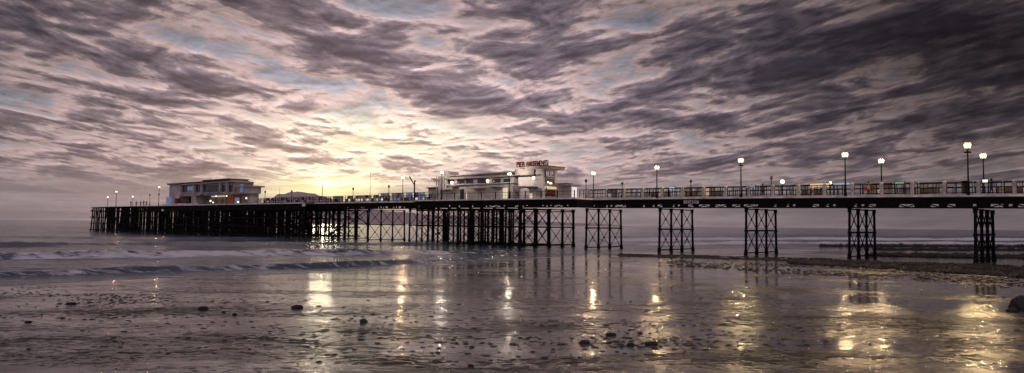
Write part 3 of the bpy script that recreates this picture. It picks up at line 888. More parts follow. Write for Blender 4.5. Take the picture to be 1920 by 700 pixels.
# parapet/roofs, stepped
b = MB()
b.fbox(sA - .2, sB + .4, TW - .4, TW + 11.3, ztop + .003, ztop + .30)
b.build('roof_slab', 'grey', wing)
for x0, x1, y0, y1, dd in ((842, 892, 330.5, 333, 0), (874, 960, 329.5, 332.5, .5), (886, 930, 328, 330, 1.0), (925, 962, 326.5, 330, 1.2)):
    s0, s1 = SX(x1, TW), SX(x0, TW); b = MB(); z0 = ztop + .304 + dd * .25
    b.fbox(s0, s1, TW + .2 + dd, TW + 9, z0, z0 + .32); b.build('roof_step', 'roof', wing)
    b = MB(); b.fbox(s0 - .1, s1 + .1, TW + .05 + dd, TW + 9.1, z0 + .324, z0 + .40); b.build('roof_edge', 'mauve', wing)
def window(root, t, x0, x1, y0, y1, n, mm='glass', fm='darkwood'):
    b = MB(); fac(b, t, x0, x1, y0, y1, -.06, .02); w = b.build('window', fm, root)
    s0, s1 = SX(x1, t), SX(x0, t); xm = (x0 + x1) / 2; sm_ = SX(xm, t); z1 = ZY(xm, y0, sm_, t); z0 = ZY(xm, y1, sm_, t)
    b = MB(); gap = .08
    for k in range(n):
        a = s0 + (s1 - s0) * k / n + gap / 2; c = s0 + (s1 - s0) * (k + 1) / n - gap / 2
        b.fbox(a, c, t - .075, t - .062, z0 + .08, z1 - .08)
    p = b.build('pane', mm); p.parent = w
for x0, x1, n in ((833 + 3, 851, 4), (858, 871, 3), (873, 888, 4), (896, 912, 2), (924, 939, 2), (944, 956, 2)):
    window(wing, TW + .24, x0, x1, 336.5 - (x0 - 840) * .012, 344.6 - (x0 - 840) * .012, n)
for x0, x1 in ((852, 857), (888.6, 895.4), (913, 923), (939.5, 943.5)):
    b = MB(); fac(b, TW + .24, x0, x1, 336, 345, -.12, -.01); b.build('pier_panel', 'mauve', wing)
# canopies, doors and low details on the lower wall
for x0, x1, y in ((830, 848, 355.5), (888, 912, 352.5), (849, 860, 349), (920, 945, 350)):
    b = MB(); fac(b, TW, x0, x1, y, y + 1.6, -.9, -.003); b.build('canopy', 'grey', wing)
def door(root, t, x0, x1, y0, mm, fm='darkwood'):
    s0, s1 = SX(x1, t), SX(x0, t); z0 = ZD(s0); z1 = ZY((x0 + x1) / 2, y0, (s0 + s1) / 2, t)
    b = MB(); b.fbox(s0, s1, t - .07, t + .02, z0, z1); d = b.build('door', fm, root)
    b = MB(); mid = (s0 + s1) / 2
    b.fbox(s0 + .1, mid - .04, t - .085, t - .072, z0 + .1, z1 - .1); b.fbox(mid + .04, s1 - .1, t - .085, t - .072, z0 + .1, z1 - .1)
    p = b.build('door_pane', mm); p.parent = d
door(wing, TW, 863, 870, 355, 'glass'); door(wing, TW, 874, 880, 360, 'litwin'); door(wing, TW, 921, 935, 358, 'mauve', 'white'); door(wing, TW, 943, 953, 352, 'litwin', 'white')
door(wing, TW, 884, 898, 360, 'mauve', 'grey')
for px, py in ((851, 343), (918, 340)):
    s = SX(px, TW); z = wz(px, py); c = W(s, TW - .5, 0)
    root = thing('wall_lamp', W(s, TW, z), 'glowing wall lamp on the long cream wing, ' + ('left one above a small canopy' if px == 851 else 'right one above the middle windows'), 'lamp', 'wall lamps on the cream wing')
    b = MB(); b.tube(W(s, TW + .2, z - .1), W(s, TW - .5, z - .1), .03); b.build('bracket', 'iron', root)
    b = MB(); b.lathe((c.x, c.y, z - .25), [(.08, 0), (.22, .15), (.28, .3), (.2, .42), (.08, .5)], 10); b.build('globe', 'bulb', root, smooth=True)
# end tower of the wing
et = thing('end_tower', W(SX(826, TW), TW, zA), 'slim pale ribbed stair tower at the left end of the cream wing', 'tower')
s0, s1 = sB + .02, SX(819, TW); z0 = ZD(s0)
b = MB(); b.prism(rounded(s0, s1, TW - .3, TW + 5, 0, 1.0), z0, wz(828, 331)); b.build('wall', 'white', et)
b = MB()
for k in range(5): x = s0 + .3 + k * (s1 - s0 - .6) / 4; b.fbox(x - .07, x + .07, TW - .42, TW - .302, z0, wz(828, 332))
b.build('rib', 'grey', et)
b = MB(); b.fbox(SX(836.5, TW), SX(831, TW), TW + .1, TW + 3, wz(828, 331) + .003, wz(834, 321)); b.build('chimney', 'cream', et)
b = MB(); b.fbox(s1 - 1.2, s1 + .4, TW - .5, TW + 2, wz(820, 340), wz(820, 336)); b.fbox(s1 + .1, s1 + 1., TW - .5, TW - .2, wz(820, 336.5), wz(820, 334.5)); b.build('bracket', 'grey', et)
# low kiosk left of the tower
ks = thing('kiosk', W(SX(810, TW + 2), TW + 2, z0), 'low brown kiosk with a flat roof left of the ribbed tower', 'kiosk')
b = MB(); b.fbox(SX(818, TW + 2), SX(803, TW + 2), TW + 2, TW + 5, z0, z0 + 2.4); b.build('wall', 'grey', ks)
b = MB(); b.fbox(SX(818.6, TW + 2), SX(802, TW + 2), TW + 1.7, TW + 5.2, z0 + 2.403, z0 + 2.6); b.build('roof', 'roof', ks)
b = MB()
for k in range(4): x = 804.5 + k * 3.4; fac(b, TW + 2, x, x + 1.3, 357, 368, -.1, -.002)
b.build('shutter', 'cream', ks)

# ---- tower building: seaward face along the deck, entrance face turned to the land
tw = thing('tower_building', W(SX(1005, TW), TW, zA), 'tall rounded art deco tower block with red roof lettering and a lit entrance', 'building')
t1z = wz(1000, 316); s1 = SX(963.5, TW); zt0 = ZD(s1)
sE = SX(1019, TW)                                   # the corner between both faces
zU = wz(1000, 328)
def endcol(x, s): # depth at which a face turned to the land reaches column x
    lo, hi_ = -6., 40.
    for _ in range(40):
        m_ = (lo + hi_) / 2; p = W(s, m_)
        if 960 + F * p.x / p.y < x: lo = m_
        else: hi_ = m_
    return (lo + hi_) / 2
tE = endcol(1045, sE)
tM = tE + .0
b = MB(); b.prism(rounded(sE + .02, s1, TW, tM, 0, 2.2), zt0 - .02, zU); b.build('wall', 'white', tw)
b = MB(); b.prism(rounded(sE + 1.6, s1 + .8, TW - .5, tM + .2, 0, 2.6), zU + .002, t1z); b.build('upper_drum', 'grey', tw)
b = MB(); b.prism(rounded(sE + 1.5, s1 + 1.0, TW - .7, tM + .3, 0, 2.8), zU - .14, zU - .002); b.build('band', 'black', tw)
b = MB(); b.prism(rounded(sE + 2, s1 - 1.5, TW - .2, tM, 0, 1.5), t1z + .003, t1z + .35); b.build('lit_parapet', 'cream', tw)
z3 = wz(1030, 316)
b = MB(); b.prism([(sE, TW - .3), (sE + 1.59, TW - .3), (sE + 1.59, tE), (sE, tE)], zU + .003, z3); b.build('entrance_tower', 'white', tw)
b = MB(); b.prism(rounded(sE - .9, sE + 3.2, TW - .9, tE + .8, 1.4, 0), z3 + .003, z3 + .42); b.build('roof_slab', 'grey', tw)
b = MB(); b.prism(rounded(sE - 1.0, sE + 3.3, TW - 1.0, tE + .9, 1.5, 0), z3 + .423, z3 + .50); b.build('roof_edge', 'black', tw)
def eface(b, x0, x1, y0, y1, o0, o1, m=None):       # box on the entrance face
    ta, tb = endcol(x0, sE), endcol(x1, sE); tm = (ta + tb) / 2
    b.fbox(sE - o1, sE - o0, ta, tb, ZY((x0 + x1) / 2, y1, sE, tm), ZY((x0 + x1) / 2, y0, sE, tm), m); return b
b = MB(); eface(b, 1021, 1040, 319, 334, .003, .10); fr_ = b.build('poster_frame', 'black', tw)
b = MB(); eface(b, 1022, 1039, 320, 333, .103, .12, 'poster')
for (x0, x1, y0, y1) in ((1023, 1024.6, 321.5, 330), (1026, 1027.5, 321.5, 330), (1031, 1032.5, 321, 331), (1034, 1035.5, 321.5, 327), (1024, 1037, 331.2, 332.2)):
    eface(b, x0, x1, y0, y1, .122, .14, 'fascia')
o = b.build('poster', None); o.parent = fr_
b = MB(); eface(b, 1022, 1040, 335.5, 345.5, .003, .06); b.build('stair_window', 'darkwood', tw)
b = MB(); eface(b, 1021, 1042, 346.4, 348.2, .003, 1.3); b.build('entrance_canopy', 'grey', tw)
b = MB(); eface(b, 1022, 1039, 350.5, 354.6, .003, .5); b.build('entrance_light_box', 'litwin', tw)
b = MB(); eface(b, 1023, 1040, 356, 368.5, .003, .08); d_ = b.build('door', 'darkwood', tw)
b = MB()
for k in range(3): eface(b, 1024 + k * 5.3, 1028.2 + k * 5.3, 357.5, 366, .083, .10)
p_ = b.build('door_pane', 'litred'); p_.parent = d_
b = MB(); fac(b, TW, 972, 1004, 330.5, 349, -.05, -.003); b.build('blank_panel', 'white', tw)
b = MB(); fac(b, TW, 990, 1008, 350.5, 353, -1.0, -.004); b.build('canopy', 'roof', tw)
b = MB(); fac(b, TW, 963, 985, 349.7, 350.6, -.3, -.004); b.build('ledge', 'roof', tw)
b = MB(); fac(b, TW, 1006, 1017, 352, 369, -.04, -.004); b.build('lower_panel', 'grey', tw)
door(tw, TW, 993, 1000, 362, 'litwin', 'white')
# low landward wing behind the entrance
tl = tE - .6; sL = SX(1071, tl); tW = endcol(1082, sL) if True else 0
zl_ = ZY(1060, 349, SX(1060, tl), tl)
b = MB(); b.fbox(sL, sE - .02, tl, tW, zt0, zl_); b.build('side_wall', 'cream', tw)
b = MB(); b.fbox(sL - .5, sE - .02, tl - .7, tW + .5, zl_ + .003, zl_ + .22); b.build('side_roof', 'grey', tw)
b = MB(); b.fbox(SX(1064, tl), sE - .02, tl - .2, tW, zl_ + .223, zl_ + .45); b.build('side_roof_step', 'roof', tw)
b = MB(); fac(b, tl, 1056, 1057, 350.5, 367, -.05, -.002); b.build('wall_joint', 'grey', tw)
b = MB(); b.fbox(sL - .06, sL - .003, tl + .15, tW - .1, zt0 + .3, zl_ - .15); b.build('glazed_end', 'litwhite', tw)
for px, py, r, face, lab in ((1003, 334, .22, 0, 'bright wall lamp on the white panel of the tower block'), (1024, 342, .13, 1, 'small bulb above the tower entrance, left one'), (1029, 344.5, .22, 1, 'round lamp above the tower entrance, right one')):
    if face: tq = endcol(px, sE); s = sE; pz0 = W(sE - .003, tq); pz1 = W(sE - .4, tq)
    else: tq = TW; s = SX(px, tq); pz0 = W(s, tq - .003); pz1 = W(s, tq - .4)
    z = ZY(px, py, s, tq); pz0.z = pz1.z = z
    root = thing('wall_lamp', pz0, lab, 'lamp', 'wall lamps on the tower block')
    b = MB(); b.tube(pz0, pz1, .03); b.build('bracket', 'iron', root)
    b = MB(); b.lathe((pz1.x, pz1.y, z - r), [(.06, 0), (r * .8, r * .4), (r, r), (r * .7, r * 1.7), (.04, 2 * r)], 10); b.build('globe', 'bulb', root, smooth=True)
# floodlight trough below the letters (warm light along the parapet)
b = MB(); z = t1z + .10
fl = thing('floodlight_strip', W(SX(1000, TW), TW - .7, z), 'warm floodlight strip washing the parapet under the red letters', 'light')
s0, s1 = SX(1012, TW - .6), SX(976, TW - .6)
b = MB(); b.fbox(s0, s1, TW - .64, TW - .50, t1z + .02, t1z + .12); b.build('tube', 'litwin', fl)
b = MB(); b.fbox(s0, s1, TW - .70, TW - .645, t1z + .004, t1z + .14); b.build('housing', 'iron', fl)
# roof lettering
def text_obj(txt, name, s, t, z, size, m, parent, sx=1.0, ext=.06):
    cu = bpy.data.curves.new(name, 'FONT'); cu.body = txt; cu.size = size; cu.extrude = ext; cu.offset = .02 * size
    o = bpy.data.objects.new(name, cu); COL.objects.link(o)
    bpy.context.view_layer.update()
    dg = bpy.context.evaluated_depsgraph_get(); me = bpy.data.meshes.new_from_object(o.evaluated_get(dg))
    COL.objects.unlink(o); bpy.data.objects.remove(o)
    me.transform(Matrix.Scale(sx, 4, (1, 0, 0)))
    me.transform(Matrix.Rotation(math.pi / 2, 4, 'X')); me.transform(Matrix.Rotation(ANG + math.pi, 4, 'Z'))
    me.transform(Matrix.Translation(W(s, t, z)))
    me.materials.clear(); me.materials.append(M[m])
    ob = bpy.data.objects.new(name, me); COL.objects.link(ob); link_parent(ob, parent); return ob
sg = thing('roof_sign', W(SX(968, TW), TW + .3, t1z + .35), 'big red PIER AMUSEMENTS letters standing on the tower block roof', 'sign')
zs = t1z + .36
tA, tB = TW + .4, TW + .4
o = text_obj('PIER', 'lettering', SX(968, tA), tA, zs + .08, 1.15, 'red', sg)
w_ = max((Vector(v.co) - W(SX(968, tA), tA, 0)).dot(-DV) for v in o.data.vertices); want = SX(968, tA) - SX(983.5, tA)
def squeeze(o, s_left, k):
    P = W(s_left, 0, 0)
    for v in o.data.vertices:
        a = (Vector(v.co) - P).dot(-DV); v.co = Vector(v.co) + (-DV) * (a * (k - 1))
squeeze(o, SX(968, tA), want / w_)
o = text_obj('AMUSEMENTS', 'lettering', SX(986, tA), tA, zs + .08, 1.15, 'red', sg)
w_ = max((Vector(v.co) - W(SX(986, tA), tA, 0)).dot(-DV) for v in o.data.vertices); want = SX(986, tA) - SX(1027, tA)
squeeze(o, SX(986, tA), want / w_)
b = MB(); sa, sb = SX(1027, tA), SX(968, tA)
for k in range(9): x = sa + (sb - sa) * k / 8; b.bar(W(x, tA + .12, zs - .02), W(x, tA + .12, zs + .9), .05); 
b.bar(W(sa, tA + .12, zs + .05), W(sb, tA + .12, zs + .05), .06); b.bar(W(sa, tA + .12, zs + .7), W(sb, tA + .12, zs + .7), .05)
b.build('sign_frame', 'iron', sg)

# ---- pier head pavilion
TP = 1.5
pv = thing('pier_head_pavilion', W(SX(390, TP), TP, ZD(SX(390, TP))), 'two storey pavilion with rounded ends and dark windows at the seaward end of the pier', 'building')
pz = lambda x, y: ZY(x, y, SX(x, TP), TP)
def sp(x): return SX(x, TP)
zd = ZD(sp(390))
z_lo = pz(390, 365); z_up = pz(390, 344.5)
CE = sp(437)
def dend(s0, r, t0, t1, back=0.):
    # outline whose landward end is a quarter round of radius r
    n = 9; pts = [(s0 + r * (1 - math.sin(math.pi / 2 * k / n)) - 0, t0 + r * (1 - math.cos(math.pi / 2 * k / n))) for k in range(n + 1)]
    return pts + [(s0 + .5, t1)]
b = MB(); b.fbox(CE, sp(338), TP + 2.5, TP + 5, zd, z_lo); b.build('lower_wall', 'cream', pv)
b = MB(); b.fbox(CE, sp(338), TP + .3, TP + 5.5, z_lo + .003, z_up); b.build('upper_wall', 'grey', pv)
# rounded seaward drum
b = MB(); b.prism(rounded(sp(338) + .003, sp(307), TP - .3, TP + 6, 0, 5.5, 10), zd, pz(322, 346.5)); b.build('seaward_drum', 'mauve', pv)
b = MB(); b.prism(rounded(sp(341), sp(305), TP - 1., TP + 6.4, 0, 6.2, 10), pz(322, 346.5) + .003, pz(322, 344.3)); b.build('drum_roof', 'grey', pv)
# floor band and roofs
b = MB(); b.fbox(CE - .3, sp(340), TP - .6, TP + 4.6, z_lo - .25, z_lo - .003); b.build('floor_band', 'grey', pv)
b = MB(); b.fbox(CE - .6, sp(340), TP - .5, TP + 5.4, z_up + .003, z_up + .30); b.build('roof_slab', 'mauve', pv)
for x0, x1, a, h, mm in ((340.5, 388, .304, .36, 'black'), (383, 434, .304, .55, 'roof'), (402, 412, .86, .18, 'black'), (430, 437, .304, .18, 'grey')):
    b = MB(); b.fbox(sp(x1), sp(x0) - .03, TP - .9 + a, TP + 4.5, z_up + a, z_up + a + h); b.build('roof_step', mm, pv)
b = MB(); b.fbox(sp(434), sp(383), TP - .9, TP + 4.9, z_up + .87, z_up + .94); b.build('roof_edge', 'black', pv)
# landward rounded corner
b = MB(); b.prism([(CE - .003, TP + 1), (CE - 3.2, TP + 1.4), (CE - 4.4, TP + 2.4), (CE - 4.9, TP + 3.6), (CE - 4.9, TP + 5), (CE - .003, TP + 5)], z_lo + .0, pz(470, 349)); b.build('landward_corner', 'mauve', pv)
b = MB(); b.prism([(CE - .62, TP), (CE - 3.6, TP + .4), (CE - 5.2, TP + 1.6), (CE - 5.8, TP + 3.2), (CE - 5.8, TP + 5.6), (CE - .62, TP + 5.6)], pz(470, 349) + .003, pz(470, 346.8)); b.build('corner_roof', 'grey', pv)
b = MB(); b.fbox(CE - 3.8, CE - .003, TP + 2.9, TP + 5, zd, z_lo - .003); b.build('corner_wall', 'cream', pv)
# window bays
for x0, x1, n, mm in ((342, 350, 3, 'glass'), (351.5, 362, 2, 'litblue'), (368, 377, 3, 'glass'), (380.5, 386, 2, 'glass'), (387, 411, 5, 'glass'), (415, 424.5, 4, 'glass'), (428, 435.5, 3, 'glass')):
    y0, y1 = (347.8, 359.5) if n != 2 or mm != 'litblue' else (349, 358)
    window(pv, TP + .28, x0, x1, y0, y1, n, mm, 'black')
for x in (339.5, 364.5, 378.6, 413.2, 426.2):
    wv = 1.1
    b = MB(); b.fbox(sp(x + wv), sp(x - wv), TP - .35, TP + .24, z_lo + .004, z_up - .003); b.build('mullion', 'concrete', pv)
b = MB(); fac(b, TP - .6, 388, 411, 361.5, 364.8, -.08, -.003); o = b.build('blue_banner', 'poster', pv)
b = MB(); b.fbox(CE - 2.9, CE - 1.6, TP + 1.0, TP + 1.18, z_lo + .4, z_up - .6); b.build('corner_window', 'litblue', pv)
# lower storey details
TL = TP + 2.5
b = MB(); fac(b, TL, 378, 386.5, 366.5, 383, -2.9, -.004); b.build('stair_block', 'cream', pv)
b = MB()
q0 = W(sp(383), TP - .9, pz(383, 366)); q1 = W(sp(396), TP - .9, pz(396, 375)); b.bar(q0, q1, .5)
b.build('stair_rail', 'black', pv)
b = MB(); fac(b, TL, 398, 436, 367, 369, -.3, -.004); b.build('glow_frieze', 'litwin', pv)  # frieze glows by itself, light on the wall put into its emission
b = MB(); fac(b, TL, 438, 452, 367, 384, -2.2, -.004); b.build('orange_porch', 'orange', pv)
b = MB(); fac(b, TL - 2.2, 441, 449, 371, 384, -.06, -.003); b.build('porch_door', 'litblue', pv)
for x0, x1, mm in ((312, 322, 'litblue'), (341, 350, 'pane'), (352, 362, 'glass'), (366, 374, 'darkwood')):
    tt = TL if x0 > 338 else TP - .3
    b = MB(); fac(b, tt, x0, x1, 370, 382, -.08, -.003); b.build('shop_window', mm, pv)
b = MB(); fac(b, TP - .3, 335, 339, 372, 383, -1.2, -.004); b.build('red_pillar', 'litred', pv)
b = MB(); c = W(sp(368), TP + 4, 0); b.tube((c.x, c.y, z_up), (c.x, c.y, z_up + 1.9), .09); b.build('flue', 'black', pv)
b = MB(); fac(b, TP - 1.2, 312, 378, 382.2, 385, -1.0, -.8); b.build('plinth', 'fascia', pv)
b = MB(); fac(b, TP - 1.2, 434, 470, 383.4, 385.6, -1., -.8); b.build('plinth', 'fascia', pv)
# lights at the pavilion
for px, py, r, lab in ((329, 374, .3, 'glowing lamp by the shop window at the seaward drum'), (395, 377, .22, 'small lamp at the foot of the pavilion stair'), (405, 368, .14, 'small lamp under the pavilion frieze, left one'),
                       (425, 368, .14, 'small lamp under the pavilion frieze, right one'), (447, 379, .2, 'lamp inside the orange porch'), (462, 372, .2, 'small lamp right of the orange porch'), (400, 380, .16, 'low lamp right of the stair foot')):
    t = TP - .9; s = SX(px, t); z = ZY(px, py, s, t); c = W(s, t, 0)
    root = thing('bulkhead_lamp', W(s, t, z), lab, 'lamp', 'lamps round the pier head pavilion')
    b = MB(); b.lathe((c.x, c.y, z - r), [(.06, 0), (r * .8, r * .4), (r, r), (r * .7, r * 1.7), (.04, 2 * r)], 8); b.build('globe', 'bulb', root, smooth=True)
    b = MB(); b.tube((c.x, c.y, ZD(s)), (c.x, c.y, z - r), .04); b.build('stem', 'iron', root)

# ------------------------------------------------------------------ people
def person(s, t, coat, label, pose=0, h=1.7, rz=0., rod=False, z=None):
    k = h / 1.7; z = ZD(s) if z is None else z; o0 = W(s, t, z)
    J = {'pelvis': (0, 0, .93), 'waist': (0, 0, 1.06), 'chest': (0, .01, 1.28), 'neck': (0, 0, 1.46), 'head': (0, .02, 1.56), 'crown': (0, .01, 1.66),
         'kl': (-.1, .03, .50), 'al': (-.11, 0, .08), 'tl': (-.11, .14, .035), 'kr': (.1, .05, .50), 'ar': (.12, -.05, .08), 'tr': (.12, .10, .035),
         'shl': (-.19, 0, 1.39), 'ell': (-.25, .02, 1.12), 'hal': (-.23, .12, .90), 'shr': (.19, 0, 1.39), 'elr': (.25, .02, 1.12), 'har': (.23, .12, .90)}
    if pose == 1:   # forearms forward on a rail / holding a rod
        J.update(ell=(-.24, .10, 1.14), hal=(-.14, .36, 1.16), elr=(.24, .10, 1.14), har=(.14, .36, 1.18))
    if pose == 2:   # mid stride
        J.update(kl=(-.1, .22, .52), al=(-.1, .28, .10), tl=(-.1, .42, .06), kr=(.1, -.06, .50), ar=(.1, -.34, .14), tr=(.1, -.22, .04), hal=(-.24, -.1, .92), har=(.24, .22, .95))
    names = list(J); rad = {'pelvis': .15, 'waist': .14, 'chest': .165, 'neck': .055, 'head': .10, 'crown': .075, 'kl': .07, 'kr': .07, 'al': .05, 'ar': .05, 'tl': .04, 'tr': .04,
                            'shl': .075, 'shr': .075, 'ell': .05, 'elr': .05, 'hal': .04, 'har': .04}
    E_ = [('pelvis', 'waist'), ('waist', 'chest'), ('chest', 'neck'), ('neck', 'head'), ('head', 'crown'), ('pelvis', 'kl'), ('kl', 'al'), ('al', 'tl'), ('pelvis', 'kr'), ('kr', 'ar'), ('ar', 'tr'),
          ('chest', 'shl'), ('shl', 'ell'), ('ell', 'hal'), ('chest', 'shr'), ('shr', 'elr'), ('elr', 'har')]
    me = bpy.data.meshes.new('tmp'); me.from_pydata([J[n] for n in names], [(names.index(a), names.index(b_)) for a, b_ in E_], [])
    o = bpy.data.objects.new('tmp', me); COL.objects.link(o)
    sk = o.modifiers.new('s', 'SKIN'); o.modifiers.new('u', 'SUBSURF').levels = 1
    for i, n in enumerate(names): me.skin_vertices[0].data[i].radius = (rad[n], rad[n] * (.75 if n in ('pelvis', 'waist', 'chest') else 1)); 
    me.skin_vertices[0].data[0].use_root = True
    dg = bpy.context.evaluated_depsgraph_get(); dg.update(); nm = bpy.data.meshes.new_from_object(o.evaluated_get(dg))
    bpy.data.objects.remove(o)
    nm.materials.clear()
    for q in (coat, 'trouser', 'skin'): nm.materials.append(M[q])
    hands = [Vector(J['hal']), Vector(J['har'])]
    for p in nm.polygons:
        c = p.center; p.use_smooth = True
        p.material_index = 2 if (c.z > 1.45 or min((c - hh).length for hh in hands) < .07) else (1 if c.z < .80 and abs(c.x) < .21 and c.z < .8 else 0)
    nm.transform(Matrix.Scale(k, 4))
    b = bpy.data.objects.new('person', nm); COL.objects.link(b); b.location = o0; b.rotation_euler = (0, 0, rz)
    tag(b, label, 'person')
    hb = MB(); hb.lathe((0, -.02, 1.50), [(.07, -.05), (.108, 0), (.118, .08), (.10, .15), (.05, .20)], 10)
    hb.v = [(x * k, y * k, zz * k) for x, y, zz in hb.v]
    ho = hb.build('hair', 'hair', None, smooth=True); ho.parent = b
    if rod:
        rb = MB(); rb.tube(o0 + Vector((0, 0, 1.1)), o0 + Vector((-.9, -.5, 3.2)), .022, .012, 5)
        tag(rb.build('fishing_rod', 'iron'), 'thin raised rod held by the ' + label.split(' on the')[0].split(' of the middle')[0], 'fishing rod')
    return b
person(SX(1431, 1.2), 1.2, 'coat_dark', 'person in a dark purple coat leaning at the railing right of a yellow lamp', 1, 1.78, ANG + math.pi)
person(SX(1629.5, 1.2), 1.2, 'coat_beige', 'person with long dark hair in a beige coat at the railing above a red glow panel', 1, 1.74, ANG + math.pi)
person(SX(1860, 1.4), 1.4, 'coat_dark', 'person in dark clothes at the railing right of the rightmost far lamp', 0, 1.82, ANG + math.pi)
person(SX(867, -3), -3, 'coat_dark', 'person in dark clothes walking past the dark door of the cream wing', 2, 1.7, ANG)
person(SX(1024, -3.4), -3.4, 'coat_grey', 'person in a grey coat before the lit tower entrance', 0, 1.7, ANG)
person(SX(418, -1.4), -1.4, 'coat_dark', 'person in dark clothes in front of the cream wall of the pier head pavilion', 2, 1.7, ANG)
person(SX(351, -1.4), -1.4, 'coat_red', 'person in a red coat below the pier head pavilion windows', 0, 1.7, ANG)
for i, (px, t, ct, lab) in enumerate(((246, 0, 'coat_red', 'angler in a red coat, leftmost of the group on the timber stage'),
                                      (256, 1, 'coat_dark', 'angler in dark clothes second from the left on the timber stage, standing'),
                                      (264, 2, 'coat_grey', 'angler in grey clothes in the middle of the group on the timber stage, standing'),
                                      (270, 0, 'coat_dark', 'angler in dark clothes right of the middle of the group, standing'),
                                      (275, 1, 'coat_beige', 'angler in a beige coat nearest the dark post, standing'))):
    s = SX(px, t); person(s, t, ct, lab, 1, 1.7, ANG + math.pi / 2, rod=i in (1, 3), z=ZD(s) - .04)
# black litter bin at the railing near the tallest lamp
s = SX(1811, 1.2); z = ZD(s); c = W(s, 1.2, 0)
root = thing('litter_bin', W(s, 1.2, z), 'large black bin behind the railing beside the tallest lamp', 'bin')
b = MB(); b.lathe((c.x, c.y, z), [(.30, 0), (.34, .1), (.38, 1.35), (.40, 1.4)], 12); b.build('body', 'black', root)
b = MB(); b.lathe((c.x, c.y, z + 1.403), [(.42, 0), (.40, .12), (.2, .2)], 12); b.build('lid', 'iron', root)

# ------------------------------------------------------------------ haze
def haze():
    b = MB(); b.box((0, 4900, 118), 16000, 10600, 244)
    o = b.build('haze'); o['kind'] = 'stuff'
    tag(o, 'thin pale evening haze over the sea', 'haze')
    m = bpy.data.materials.new('haze'); m.use_nodes = True; nt = m.node_tree; nt.nodes.clear()
    v = nt.nodes.new('ShaderNodeVolumePrincipled'); v.inputs['Color'].default_value = (.86, .86, .92, 1); v.inputs['Density'].default_value = HAZE
    v.inputs['Anisotropy'].default_value = 0.
    out = nt.nodes.new('ShaderNodeOutputMaterial'); nt.links.new(v.outputs[0], out.inputs['Volume'])
    o.data.materials.append(m)
HAZE = 2.2e-5
haze()

# ------------------------------------------------------------------ rocks, weed
def lump(n=1, seed=0, squash=.6):
    r = np.random.RandomState(seed); bm = bmesh.new(); bmesh.ops.create_icosphere(bm, subdivisions=2, radius=1)
    ax = [Vector(r.normal(size=3)).normalized() for _ in range(7)]; am = r.uniform(.55, .95, 7)
    for v in bm.verts:
        p = v.co.copy()
        for a, d in zip(ax, am):
            k = p.dot(a)
            if k > d: p -= a * (k - d) * .85
        p *= 1 + r.uniform(-.05, .05); v.co = Vector((p.x, p.y, p.z * squash))
    me = bpy.data.meshes.new('rock'); bm.to_mesh(me); bm.free(); return me
LUMPS = [lump(seed=i, squash=.5 + .1 * (i % 4)) for i in range(8)]
def pix_size(x, y, w): return w / F * gp(x, y)[1]
def rock(x, y, w, label, m='rock', i=0, sq=1., rz=0.):
    X_, Y_ = gp(x, y); k = pix_size(x, y, w) / 2
    me = LUMPS[i % 8].copy(); me.materials.append(M[m])
    o = bpy.data.objects.new('rock', me); COL.objects.link(o)
    zz = float(sand_height(np.array([X_]), np.array([Y_]))[0])
    o.location = (X_, Y_, zz + k * .12); o.scale = (k, k * .8, k * sq); o.rotation_euler = (0, 0, rz)
    tag(o, label, 'rock', 'loose rocks on the wet sand')
rock(688, 606, 19, 'lone brown angular rock on the wet sand below the sunset streak', 'rockbrown', 0, 1.3)
rock(388, 582, 20, 'dark rock with a pointed top left of centre on the wet sand', i=1, sq=.9)
rock(446, 593, 9, 'small dark rock just right of the pointed dark rock', i=2, sq=1.4)
rock(426, 588, 8, 'tiny dark stone between the pointed rock and its right neighbour', i=6, sq=1.)
rock(563, 580, 26, 'flat long dark rock left of the sunset streak', i=3, sq=.5)
rock(63, 606, 14, 'flat dark rock alone at the far left of the sand', i=4, sq=.7)
rock(140, 571, 22, 'low dark rock below the left breakers', i=5, sq=.5)
rock(1147, 631, 20, 'dark rock in the line of seaweed right of centre', i=6, sq=.6)
rock(1098, 646, 22, 'dark rock at the left end of the dark seaweed line', i=7, sq=.6)
rock(1184, 650, 18, 'dark rock in the middle of the seaweed line', i=1, sq=.8)
rock(1222, 648, 26, 'widest dark rock in the seaweed line', i=2, sq=.6)
rock(887, 689, 14, 'flat dark stone near the bottom edge of the photo', i=3, sq=.5)
rock(827, 656, 9, 'small dark stone below the lamp streak left of centre', i=4, sq=.8)
rock(785, 606, 8, 'small dark stone right of the lone brown rock', i=0, sq=.6)
rock(1200, 627, 12, 'small dark stone above the seaweed line', i=5, sq=.6)
rock(1912, 580, 46, 'big black weed covered boulder at the right edge of the sand', 'weed', 6, 1.35)
rock(1893, 586, 22, 'lower black boulder leaning on the big one at the right edge', 'weed', 2, 1.)
# wide scatter of stones and weed: uncountable
def scatter(name, pts, m, smin, smax, squash=.5):
    V = []; Fc = []; base = [(np.array([v.co for v in L.vertices]), [tuple(p.vertices) for p in L.polygons]) for L in LOWL]
    X_ = np.array([p[0] for p in pts]); Y_ = np.array([p[1] for p in pts]); Zz = sand_height(X_, Y_); k0 = 0
    for i in range(len(pts)):
        vv, ff = base[rng.randint(len(base))]; k = rng.uniform(smin, smax) * (pts[i][2] if len(pts[i]) > 2 else 1); a = rng.uniform(0, 6.28)
        a = rng.normal() * .5; c, s_ = math.cos(a), math.sin(a); P = vv * k * np.array([1.9, 1.0, squash * rng.uniform(.5, 1.5)])
        P = np.stack([P[:, 0] * c - P[:, 1] * s_, P[:, 0] * s_ + P[:, 1] * c, P[:, 2]], 1) + np.array([X_[i], Y_[i], Zz[i] + k * squash * .15])
        V.append(P); Fc += [tuple(k0 + q for q in f) for f in ff]; k0 += len(vv)
    me = bpy.data.meshes.new(name); me.from_pydata(np.concatenate(V).tolist(), [], Fc); me.materials.append(M[m])
    o = bpy.data.objects.new(name, me); COL.objects.link(o); o['kind'] = 'stuff'; return o
